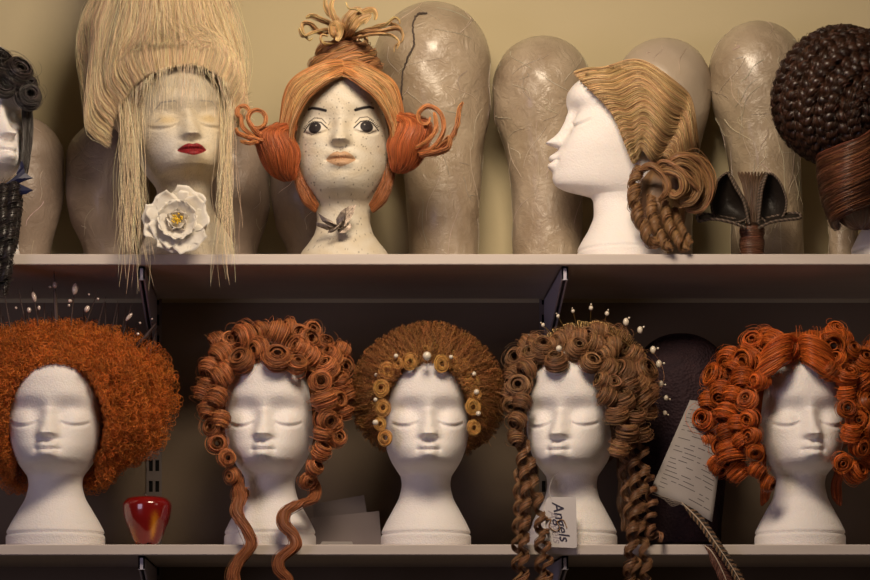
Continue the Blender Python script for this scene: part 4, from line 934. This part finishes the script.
# --- camellia
M_petal = mat('white_silk_petal', (.80, .74, .64), .6, .25, sss=.3, bump=('noise', 70, .35, .002)); fc = W(178, 222, -.035)
tf = thing('silk_flower', 'white silk camellia with a yellow centre at the red-lipped head\'s neck', 'flower', tuple(W(178, 254, -.02)))
def petal(az, tilt, L_, wd, lift, twist=0):
    u, v = np.meshgrid(np.linspace(0, 1, 12), np.linspace(-1, 1, 11), indexing='ij'); w_ = wd * np.sin(np.clip(u * 1.08 + .08, 0, 1) * PI * .62) ** .8 * (1 - .12 * (u > .8) * np.abs(np.cos(v * 2)))
    x = v * w_; y = L_ * (u - .07 * v * v * u - .03 * np.cos(v * 6 + az) * u); z = lift * u ** 1.6 * L_ + .35 * wd * v * v * u + .0012 * np.sin(v * 7 + u * 5 + az * 3) * u
    ct, st_ = math.cos(tilt), math.sin(tilt); y2 = y * ct - z * st_; z2 = y * st_ + z * ct; ca, sa = math.cos(az), math.sin(az)
    P = np.stack([x * ca - y2 * sa, -z2, x * sa + y2 * ca], 2).reshape(-1, 3) + fc
    mb = MB(); g_ = grid_faces(12, 11); n_ = len(P); mb.add(np.vstack([P, P + [0, .0004, 0]]), np.vstack([g_, g_[:, ::-1] + n_])); idx = np.arange(n_).reshape(12, 11)
    ring = np.concatenate([idx[:, 0], idx[-1, 1:], idx[-2::-1, -1], idx[0, -2:0:-1]]); r2 = np.roll(ring, -1); mb.f.append(np.stack([ring, ring + n_, r2 + n_, r2], 1)); return mb
for i in range(9): part('petal', petal(i * 2 * PI / 9 + .2, .12 + .1 * (i % 2), .039 + .004 * (i % 3), .024, .10), M_petal, tf)
for i in range(7): part('petal', petal(i * 2 * PI / 7 + .5, .55, .031, .021, .12), M_petal, tf)
for i in range(5): part('petal', petal(i * 2 * PI / 5, .95, .022, .015, .1), M_petal, tf)
mb = MB()
for i in range(26):
    a_ = rng.uniform(0, 6.28); q = rng.uniform(0, .007); e = fc + np.array([q * math.cos(a_), -.020 - rng.uniform(0, .004), q * math.sin(a_) - .0]); tube(mb, np.array([fc + [0, -.004, 0], e]), .0005, 5, (.7, .55, .1)); ball(mb, e, .0014, (.75, .48, .03), 8)
part('stamens', mb, mat('yellow_stamens', vc=True, rough=.6), tf)

# --- ginger wig of the painted head
GIN = (.58, .27, .10); RED = (.50, .15, .05)
td = thing('ginger_wig', 'ginger wig with topknot and two red side buns on the painted-eye head', 'wig', (hx(344, YU), YU, ZU + .15))
mb = MB(); shell(mb, W(345, 117, .105), (.077, .078, .083), np.array(GIN) * .5); part('wig_cap', mb, M_hair, td)
mb = MB()
for s in (-1, 1):
    for q in range(16):
        f = q / 15.; X = lambda v: 342 + s * v
        w1, w2 = 36 + 15 * f, 49 + 11 * f
        P = cr(pw([(X(0) + 1, 72 - 10 * f, -.004 + .024 * f), (X(16 + 5 * f), 81 - 16 * f, -.016 + .028 * f), (X(w1), 98 - 14 * f, -.010 + .03 * f), (X(w2), 124 - 6 * f, .008 + .03 * f), (X(w2 + 3 - 4 * f), 150 - 4 * f, .026 + .02 * f)]), 50)
        lock(mb, P, .0042, .0034, np.array(GIN) * (1.15 - .25 * rng.random()), side=(0, -.4, 1) if q < 3 else None, ridges=10, taper=(.06, .1), tip=.5, amt=.26, col2=(.52, .20, .07))
S_ = []
for i in range(220):
    s = rng.choice([-1, 1]); f = rng.random(); w1, w2 = 36 + 15 * f, 49 + 11 * f
    S_.append(cr(pw([(342 + s, 76 - 13 * f, -.008 + .022 * f), (342 + s * (16 + 5 * f), 81 - 16 * f, -.022 + .028 * f), (342 + s * w1, 97 - 14 * f, -.017 + .03 * f), (342 + s * w2, 124 - 6 * f, .001 + .03 * f), (342 + s * (w2 + 3), 150, .02 + .02 * f)]) + rng.normal(0, .0012, (5, 3)), 26))
strands(mb, S_, .00030, jitcol((.72, .44, .20), 220, .2)); part('parted_hair', mb, M_hair, td)
for s, cx_, cy_, rx_, ry_, lab in ((-1, 279, 150, 18, 30, 0), (1, 408, 141, 18, 31, 0)):
    mb = MB()
    for q in range(22):
        f = (q / 21 - .5) * 2; o = rng.normal(0, .8)
        P = cr(pw([(cx_ - s * 14 + f * 3, cy_ - ry_ * .80 + o, .025), (cx_ + f * rx_ * .8 + s * 5, cy_ - ry_ * .55, .022 - .022 * (1 - f * f)), (cx_ + f * rx_, cy_ + 2, .03 - .034 * (1 - f * f)), (cx_ + f * rx_ * .7 - s * 3, cy_ + ry_ * .65, .03 - .02 * (1 - f * f)), (cx_ - s * 9 + f * 4, cy_ + ry_, .03)]), 40)
        lock(mb, P, .0052, .0045, RED, ridges=9, taper=(.1, .15), tip=.5, amt=.24, col2=(.42, .10, .03))
    shell(mb, W(cx_, cy_, .035), (rx_ * .00128, .018, ry_ * .00122), np.array(RED) * .7, 40, 50); part('side_bun', mb, M_hair, td)
def ribbon(pts, w, n=70, c1=RED, c2=None, th=.0016, ridges=9):
    mb = MB(); lock(mb, cr(pw(pts), n), w, th, c1, side=(0, -1, .15) if False else None, ridges=ridges, taper=(.05, .3), tip=.3, col2=c2, amt=.32, fray=.22, dens=3.6, sr=.0003); return mb
def loop2d(cx_, cy_, r, a0, a1, Y, n=9): return [(cx_ + r * math.cos(math.radians(a_)), cy_ - r * math.sin(math.radians(a_)), Y) for a_ in np.linspace(a0, a1, n)]
for pts, w in [([(272, 142, .01), (258, 140, .005), (247, 137, .005), (238, 133, .0), (236, 128, .0)], .0042), ([(270, 138, .012), (257, 133, .008)] + loop2d(257, 119, 9, 230, -130, .005), .0028), ([(256, 138, .01), (243, 128, .01)] + loop2d(243, 112, 6, 250, -60, .01), .0022), ([(262, 140, .01), (250, 143, 0), (240, 141, 0)], .0035),
               ([(416, 152, .008), (430, 150, .0), (438, 142, -.002), (444, 128, -.002), (440, 113, -.002), (428, 106, -.002), (419, 113, 0), (420, 122, 0), (427, 124, 0), (430, 117, 0)], .0030), ([(420, 156, .008), (436, 153, -.004), (448, 148, -.006), (449, 138, -.006), (440, 146, -.004)], .0058), ([(436, 150, .0), (450, 139, -.006), (457, 124, -.006), (459, 110, -.004), (463, 102, -.004)], .0042), ([(415, 148, .0), (428, 140, -.006), (436, 128, -.004), (434, 112, .0)], .0022)]:
    part('curled_tip', ribbon(pts, w * 1.45, th=.0024, ridges=12, c1=(.54, .20, .07), c2=(.62, .27, .10)), M_hair, td)
for s in (-1, 1):
    mb = MB()
    for q in range(9):
        f = q / 8; x0 = 344 + s * (49 - 6 * f); P = cr(pw([(x0, 158, .055), (x0 + s * -2, 178, .05), (344 + s * (40 - 8 * f), 198, .048), (344 + s * (28 - 2 * f), 212 - 6 * f, .05)]), 36)
        lock(mb, P, .0055, .0045, (.36, .13, .045), ridges=9, taper=(.05, .35))
    part('nape_hair', mb, M_hair, td)
for (cy_, rx_, rz_, hh, ph) in ((62, 31, 8, 6.5, 0), (49, 24.5, 6, 6.5, 1.2)):          # twisted coils of the topknot
    mb = MB()
    for st_ in range(3):
        an = np.linspace(0, 2 * PI, 110); tw = an * 4 + st_ * 2.09 + ph
        P = np.stack([W(346, 0, .08)[0] + (rx_ * .00136) * np.cos(an) * (1) + .0035 * np.cos(tw) * np.cos(an), .08 + (rx_ * .00136) * np.sin(an) + .0035 * np.cos(tw) * np.sin(an), W(0, cy_, .05)[2] + .0042 * np.sin(tw)], 1)
        lock(mb, P, .0065, .006, (.42, .20, .085) if st_ else (.55, .29, .13), ridges=9, taper=(.01, .01), tip=1, amt=.28)
    part('twisted_coil', mb, M_hair, td)
mb = MB(); lathe(mb, W(346, 0, .08)[0], .08, [(.036, W(0, 70, .08)[2]), (.034, W(0, 58, .08)[2]), (.026, W(0, 45, .08)[2]), (.012, W(0, 36, .08)[2]), (0, W(0, 34, .08)[2])], 40, np.array(GIN) * .35); part('knot_core', mb, M_hair, td)
TIP = (.76, .52, .24); K0 = (346, 42, .07)
tufts = [[K0, (335, 33, .05), (320, 33, .04), (310, 24, .03), (303, 24, .03), (303, 32, .03), (309, 40, .03), (313, 38, .03)], [K0, (330, 30, .04), (314, 32, .03), (304, 36, .02), (299, 28, .02)], [K0, (338, 22, .05), (328, 12, .05), (325, 2, .05), (328, -6, .05)],
         [K0, (342, 28, .03), (335, 20, .02), (331, 8, .02), (334, -3, .02)], [K0, (334, 36, .02), (332, 26, .02), (337, 24, .015), (340, 32, .02), (337, 41, .02)], [K0, (352, 24, .03), (362, 14, .03), (372, 10, .03), (376, 14, .03), (375, 20, .03)],
         [K0, (356, 26, .02), (366, 18, .02), (358, 10, .02), (349, 8, .02), (346, 2, .02)], [K0, (362, 32, .03), (380, 31, .03), (396, 28, .03), (402, 32, .03), (402, 40, .03), (395, 46, .03), (394, 52, .03)], [K0, (366, 30, .05), (384, 26, .05), (394, 18, .05), (399, 20, .05), (400, 24, .05)],
         [K0, (364, 36, .02), (382, 34, .01), (393, 36, .01), (399, 42, .01), (397, 49, .01)], [K0, (352, 30, .01), (360, 20, .01), (370, 16, .01), (365, 24, .01)], [K0, (326, 44, .03), (321, 40, .03), (322, 35, .03), (328, 36, .03)], [K0, (364, 43, .03), (365, 37, .03), (359, 36, .03), (357, 41, .03)],
         [K0, (333, 26, .06), (322, 20, .06), (312, 16, .06), (306, 18, .06)], [K0, (345, 24, .05), (350, 14, .05), (357, 10, .05), (364, 12, .05)], [K0, (374, 28, .06), (390, 24, .06), (400, 28, .06), (404, 36, .06)]]
for q in tufts: part('curled_tuft', ribbon(q, .0050 * rng.uniform(.7, 1.2), c1=(.40, .18, .07), c2=TIP, th=.0014, ridges=8), M_hair, td)

# --- moth brooch
tm = thing('butterfly_brooch', 'small tarnished metal butterfly brooch on the painted-eye head\'s neck', 'brooch', tuple(W(336, 224, .012)))
M_pew = mat('tarnished_pewter', (.26, .21, .17), .4, .5, .7, noise=(260, (.06, .04, .03), .8), bump=('noise', 300, .6, .0012))
def wing(out, Y0, Y1):
    P = np.array([W(x, y, Y0 + (Y1 - Y0) * f) for (x, y), f in zip(out, np.linspace(0, 1, len(out)))]); c = P.mean(0); n_ = len(P); mb = MB(); b = P + [0, .0012, 0]
    i = np.arange(n_); j = (i + 1) % n_; t1_ = np.stack([i, j, np.full(n_, 2 * n_), np.full(n_, -1)], 1); t2_ = np.stack([j + n_, i + n_, np.full(n_, 2 * n_ + 1), np.full(n_, -1)], 1)
    mb.add(np.vstack([P, b, [c + [0, -.0015, 0]], [c + [0, .001, 0]]]), np.vstack([t1_, t2_, np.stack([i, i + n_, j + n_, j], 1)])); return mb
for o_, a_, b_ in [([(337, 228), (336, 219), (341, 211), (349, 206), (356, 205), (354, 212), (350, 220), (344, 227)], .018, .010), ([(336, 229), (329, 226), (322, 221), (318, 213), (324, 217), (332, 221), (337, 225)], .018, .012), ([(336, 230), (327, 230), (317, 226), (316, 222), (325, 224), (334, 227)], .018, .012), ([(337, 229), (345, 228), (350, 223), (352, 227), (345, 233), (339, 233)], .018, .012)]:
    part('wing', wing(o_, a_, b_), M_pew, tm, smooth=False)
mb = MB(); tube(mb, cr(pw([(328, 232, .010), (335, 229, .008), (342, 222, .008)]), 14), [.001, .0018, .0024, .0026, .0026, .0024, .0022, .0022, .0022, .0020, .0022, .0024, .0018, .0008], 8); part('body', mb, M_pew, tm)
mb = MB()
for s in (-1, 1): tube(mb, cr(pw([(343, 221, .008), (346 + s, 214, .006), (349 + s * 4, 208, .006)]), 8), .0004, 5)
part('antennae', mb, M_pew, tm)

# --- finger-waved blonde wig in profile
tp = thing('waved_wig', 'golden finger-waved wig with low curled bun on the profile head', 'wig', (hx(650, .085), .085, ZU + .12))
PB = (.62, .42, .21); PD = (.27, .145, .065)
psurf = surf_of(prof_o)
def yp(px, py, out=0):
    d = float(dome(px, py, 642, 125, 58, 68, .085, .068 + out)); h = psurf(px, py)
    return d if h is None else min(d, h - .003 - out)
mb = MB(); shell(mb, W(643, 128, .088), (.061, .064, .070), np.array(PD) * .7); part('wig_cap', mb, M_hair, tp)
mb = MB(); NL = 34
for q in range(NL):
    f = q / (NL - 1)
    # start along the face edge, end gathered at the nape
    sx, sy = [(a_[0], a_[1]) for a_ in [cr(np.array([(574, 74, 0), (583, 83, 0), (594, 94, 0), (606, 106, 0), (616, 122, 0), (624, 142, 0), (632, 162, 0)]), NL)[q]]][0]
    ux, uy = cr(np.array([(600, 67, 0), (606, 76, 0), (612, 84, 0), (618, 98, 0), (624, 114, 0), (632, 132, 0), (640, 152, 0)]), NL)[q][:2]
    vx, vy = cr(np.array([(643, 66, 0), (645, 77, 0), (645, 90, 0), (648, 104, 0), (650, 118, 0), (654, 136, 0), (656, 156, 0)]), NL)[q][:2]
    wx, wy = cr(np.array([(685, 92, 0), (683, 101, 0), (680, 108, 0), (678, 120, 0), (676, 132, 0), (674, 146, 0), (670, 160, 0)]), NL)[q][:2]
    zx, zy = cr(np.array([(698, 150, 0), (695, 152, 0), (692, 155, 0), (688, 158, 0), (684, 161, 0), (680, 164, 0), (674, 168, 0)]), NL)[q][:2]
    P2 = cr(np.array([(sx, sy, 0), (ux, uy, 0), (vx, vy, 0), (wx, wy, 0), (zx, zy, 0)]), 90)[:, :2]; s_ = np.linspace(0, 1, 90)
    wv = 6.5 * np.sin(s_ * 2 * PI * 2.3 - .6 + f * .8) * np.clip(s_ * 6, .3, 1) * np.clip((1 - s_) * 3.0, 0, 1) * (1 - .3 * f) * (.45 + .55 * min(1, 4 * f))
    P2[:, 1] += wv; dp = .0065 * np.sin(s_ * 2 * PI * 2.3 + .9 + f * .8) * np.clip((1 - s_) * 3, 0, 1)
    P = pw([(x_, y_, yp(x_, y_, .003 + d_) - .002 * (q % 2)) for (x_, y_), d_ in zip(P2, dp)])
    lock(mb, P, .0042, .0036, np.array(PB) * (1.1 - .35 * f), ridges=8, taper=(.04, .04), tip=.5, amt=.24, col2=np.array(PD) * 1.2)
    for z_ in range(6):
        dd = rng.normal(0, .0018, 3); strands(mb, [P + dd + np.array([0, -.0028, 0]) + .0006 * np.sin(s_ * 9 + z_)[:, None]], .00024, jitcol(np.array(PB) * 1.15, 1, .25))
part('finger_waves', mb, M_hair, tp)
BUN = [([(668, 165, .0), (676, 158, -.004), (688, 158, -.002), (698, 166, .005), (706, 180, .01), (706, 196, .012), (698, 208, .014), (686, 210, .014)], .0085), ([(672, 168, -.006), (682, 164, -.01), (694, 172, -.006), (698, 186, -.002), (692, 200, .0), (680, 204, .004)], .0080), ([(660, 172, .0), (672, 172, -.010), (682, 178, -.014), (684, 190, -.012), (676, 196, -.006), (668, 190, 0)], .0075),
       ([(656, 168, .0), (664, 162, -.006), (678, 168, -.012), (690, 180, -.012), (700, 192, -.004)], .0055), ([(640, 170, .005), (652, 166, -.002), (664, 176, -.004), (668, 190, -.004), (660, 200, .004)], .0075), ([(680, 160, .01), (694, 158, .02), (708, 176, .03), (708, 196, .03), (696, 212, .03)], .009)]
for pts, w in BUN:
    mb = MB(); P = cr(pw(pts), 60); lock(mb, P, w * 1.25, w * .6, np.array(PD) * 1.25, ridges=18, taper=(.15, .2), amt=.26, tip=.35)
    strands(mb, [P + rng.normal(0, w * .4, 3) * [1, .6, 1] + [0, -w * .45, 0] for _ in range(10)], .0003, jitcol((.46, .25, .11), 10, .2)); part('bun_loop', mb, M_hair, tp)
mb = MB(); shell(mb, W(684, 186, .045), (.026, .028, .030), np.array(PD) * .7, 40, 50); shell(mb, W(661, 204, .055), (.036, .024, .054), np.array(PD) * .6, 40, 50); part('bun_core', mb, M_hair, tp)
for pts, r, tn, w in [([(640, 166, .02), (634, 190, .006), (637, 212, .0), (646, 232, -.005), (656, 246, -.010)], .009, 4.5, .0085), ([(652, 196, .015), (652, 216, .004), (660, 236, -.004), (669, 250, -.014)], .008, 4, .0075), ([(664, 200, .02), (668, 222, .008), (677, 238, -.002), (686, 251, -.008)], .0075, 4, .0065), ([(674, 208, .03), (680, 226, .018), (690, 244, .008)], .006, 3, .0055)]:
    mb = helix(pw(pts), r * .55, tn, w, w * .5, np.array(PD) * 1.15, ridges=10, n=90); part('ringlet', mb, M_hair, tp)

# --- dark wig cut off by the left edge
BLK = (.035, .028, .026)
tl = thing('dark_wig', 'black-brown wig with rolled curl and long ringlets at the left edge', 'wig', (hx(-10, YU), YU, ZU + .15))
mb = MB(); shell(mb, W(-30, 112, .10), (.072, .075, .085), np.array(BLK) * .7); part('wig_cap', mb, M_darkhair, tl)
for (x, y, r_, ax) in [(29, 97, 13, (.35, -1, .3)), (16, 74, 17, (.6, -.8, .5)), (-4, 66, 18, (.5, -.7, .6)), (5, 86, 12, (.3, -1, .2)), (30, 84, 8, (.3, -1, .5))]:
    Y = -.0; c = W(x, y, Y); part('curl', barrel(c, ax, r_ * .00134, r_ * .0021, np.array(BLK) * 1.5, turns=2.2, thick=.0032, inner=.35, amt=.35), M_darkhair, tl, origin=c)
mb = MB()
for q in range(12):
    f = q / 11; P = cr(pw([(24 + 5 * f, 100, .02 + .02 * f), (24 + 7 * f, 125, .02 + .02 * f), (23 + 6 * f, 150, .015 + .02 * f), (20 + 5 * f, 180, .01 + .02 * f)]), 30); lock(mb, P, .004, .003, BLK, ridges=7)
part('side_hair', mb, M_darkhair, tl)
for pts, r in [([(14, 182, .0), (12, 205, -.012), (10, 225, -.02), (8, 245, -.028), (6, 270, -.03), (2, 292, -.03)], .0095), ([(4, 184, -.004), (2, 210, -.018), (3, 235, -.026), (-2, 262, -.03), (-6, 290, -.03)], .010), ([(-8, 184, -.01), (-10, 215, -.02), (-8, 245, -.03), (-12, 280, -.03)], .010), ([(18, 190, .02), (16, 215, .0), (13, 240, -.012), (10, 250, -.02)], .008)]:
    part('ringlet', helix(pw(pts), r * .55, 6, .009, .004, BLK, ridges=12, n=120, amt=.4), M_darkhair, tl)
M_navy = mat('navy_satin', (.012, .014, .05), .35, .5)
tr = thing('satin_bow', 'dark navy pointed satin ribbon beneath the left edge head', 'ribbon', tuple(W(20, 186, .0)))
for o_ in ([(2, 186), (8, 182), (18, 174), (24, 168), (25, 173), (33, 178), (24, 181), (10, 187)], [(0, 192), (10, 188), (20, 184), (33, 190), (26, 194), (14, 196), (4, 197)], [(16, 174), (20, 164), (22, 160), (24, 166), (22, 176)]):
    part('ribbon_point', wing(o_, -.004, .004), M_navy, tr, smooth=False)

# --- dark braided bun at the right
tw = thing('braided_wig', 'dark brown wig with huge braided bun at the right edge', 'wig', (hx(860, .08), .08, ZU + .12))
BR = (.040, .017, .010); bc = W(840, 96, .055); mb = MB(); shell(mb, bc, (.079, .072, .079), np.array(BR) * .5); part('bun_core', mb, M_darkhair, tw)
pole = norm(np.array([.42, -.80, -.42])); e1 = norm(np.cross(pole, [0, 0, 1])); e2 = np.cross(pole, e1)
for ring, th0 in enumerate([7, 27, 47, 67, 87, 107]):
    th = math.radians(th0); n = 30 + int(170 * math.sin(th)); an = np.linspace(0, 2 * PI, n) + ring * .7
    dirs = pole * math.cos(th) + (e1 * np.cos(an)[:, None] + e2 * np.sin(an)[:, None]) * math.sin(th); rad = np.array([.084, .077, .084]); base = bc + dirs * rad; T = norm(np.gradient(base, axis=0)); Sd = norm(np.cross(dirs, T))
    Lr = 2 * PI * .086 * math.sin(th); om = max(3, round(Lr / .040)) ; mb = MB()
    for k3 in range(3):
        q = an * om + k3 * 2 * PI / 3; P = base + Sd * (.0082 * np.cos(q))[:, None] + dirs * (.0062 * np.sin(2 * q))[:, None]
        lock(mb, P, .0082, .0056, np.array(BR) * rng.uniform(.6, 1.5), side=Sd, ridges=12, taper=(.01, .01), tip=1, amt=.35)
    mb_s = [base + Sd * rng.normal(0, .006) + dirs * .007 + .002 * np.sin(an * om + rng.uniform(0, 6))[:, None] * Sd for _ in range(8)]; strands(mb, mb_s, .00025, jitcol((.13, .06, .035), 8, .3))
    part('braid', mb, M_darkhair, tw)
mb = MB(); RB = (.115, .042, .022)
for q in range(30):
    f = q / 29; x1 = 872; P = cr(pw([(x1 + 20, 118 + 78 * f, .01), (862 - 4 * f, 140 + 66 * f, -.018 - .012 * math.sin(f * PI)), (838 - 2 * math.sin(f * PI), 150 + 66 * f, -.006 - .014 * math.sin(f * PI)), (822 + 12 * f * f, 158 + 64 * f, .02), (822 + 16 * f * f, 170 + 58 * f, .055)]), 50)
    lock(mb, P, .0062, .005, np.array(RB) * rng.uniform(.7, 1.3), ridges=11, taper=(.02, .1), tip=.6, amt=.35)
    strands(mb, [P + rng.normal(0, .0022, 3) + [0, -.004, 0] for _ in range(7)], .00026, jitcol((.22, .085, .04), 7, .3))
shell(mb, W(862, 186, .045), (.052, .055, .058), np.array(RB) * .6); part('smooth_roll', mb, M_darkhair, tw)

# --- horned leather headpiece
M_leather = mat('black_leather', (.012, .008, .006), .5, .4, bump=('noise', 120, .6, .002)); M_rope = mat('twisted_cord', vc=True, rough=.55)
tq = thing('horned_headpiece', 'dark leather headpiece with two pointed ears edged in twisted cord', 'headpiece', (hx(752, .06), .06, ZU))
def ear(out, Y, bulge):
    P = pw([(x, y, Y) for x, y in out]); P = np.vstack([cr(np.vstack([P, P[:1]]), 60)[:-1]]); c = P.mean(0); n_ = len(P); R_ = 8; mb = MB(); V = []
    for r in range(R_ + 1):
        f = r / R_; V.append(c + (P - c) * f + np.array([0, bulge * (1 - f * f), 0]))
    V = np.array(V); V2 = V + [0, .003, 0]; mb.add(V.reshape(-1, 3), grid_faces(R_ + 1, n_, close_v=True)); mb.add(V2.reshape(-1, 3), grid_faces(R_ + 1, n_, close_v=True)[:, ::-1]); 
    return mb, P
def cord(P, r=.0014, tw_=26):
    mb = MB(); T, S, U = frames(P); q = np.linspace(0, tw_ * 2 * PI, len(P))
    for k2, cc in ((0, (.13, .09, .065)), (PI, (.045, .03, .02))): tube(mb, P + (S * np.cos(q + k2)[:, None] + U * np.sin(q + k2)[:, None]) * r * .7, r * .8, 6, cc)
    return mb
for out, Yq in (([(727, 173), (720, 178), (713, 190), (711, 203), (714, 216), (726, 222), (740, 222), (748, 216), (746, 204), (739, 190), (732, 178)], .05), ([(767, 174), (761, 184), (758, 198), (759, 214), (766, 222), (776, 222), (784, 214), (786, 200), (781, 185), (773, 175)], .05)):
    m_, P = ear(out, Yq, .022); e_ = part('ear', m_, M_leather, tq); Pd = cr(np.vstack([P, P[:1]]), 420) + [0, -.002, 0]; part('cord_trim', cord(Pd, .0012, 40), M_rope, e_)
for pts in ([(728, 172, .046), (736, 188, .042), (744, 202, .042), (749, 224, .044)], [(767, 173, .046), (762, 190, .042), (760, 206, .042), (758, 224, .044)]):
    part('front_cord', cord(cr(pw(pts), 260), .0016, 16), M_rope, tq)
for pts in ([(746, 228, .035), (730, 222, .028), (712, 219, .03), (699, 221, .04), (700, 214, .05), (722, 217, .06), (745, 221, .06)], [(758, 228, .035), (772, 222, .028), (786, 220, .03), (800, 218, .04), (797, 213, .05), (776, 216, .06), (758, 221, .06)]):
    P = cr(pw(pts), 240); part('brim_cord', cord(P, .0016, 20), M_rope, tq)
    mb = MB(); A = P[:120]; B = P[::-1][:120]; mb.add(np.vstack([A, B, A + [0, 0, -.002], B + [0, 0, -.002]]), np.vstack([[(i, i + 1, 121 + i, 120 + i) for i in range(119)], [(240 + i, 360 + i, 361 + i, 241 + i) for i in range(119)]])); part('brim', mb, M_leather, tq)
mb = MB(); 
for q in range(16):
    z_ = 227 + q * 2.0; an = np.linspace(0, 2 * PI, 40); P = np.stack([hx(752, .06) + (.0145 + .001 * math.sin(q)) * np.cos(an), .06 + .013 * np.sin(an), W(0, z_, .05)[2] + .0012 * np.sin(an) + 0 * an], 1)
    P[:, 2] = np.maximum(P[:, 2], ZU + .003); lock(mb, P, .0032, .0020, (.13, .055, .03), side=(0, 0, 1), ridges=6, taper=(.01, .01), tip=1, amt=.3)
tube(mb, np.array([(hx(752, .06), .06, ZU), (hx(752, .06), .06, W(0, 224, .06)[2])]), .0135, 16, (.05, .025, .015)); part('wrapped_post', mb, M_hair, tq)
mb = MB()
for q in range(9): lock(mb, cr(pw([(752 + (q - 4) * 1.0, 226, .055), (752 + (q - 4) * 1.2, 205, .055), (752 + (q - 4) * 2.0, 185, .06), (752 + (q - 4) * 3.4, 172, .07)]), 30), .003, .002, (.12, .07, .045), ridges=6, taper=(.02, .2))
part('hair_shank', mb, M_hair, tq)
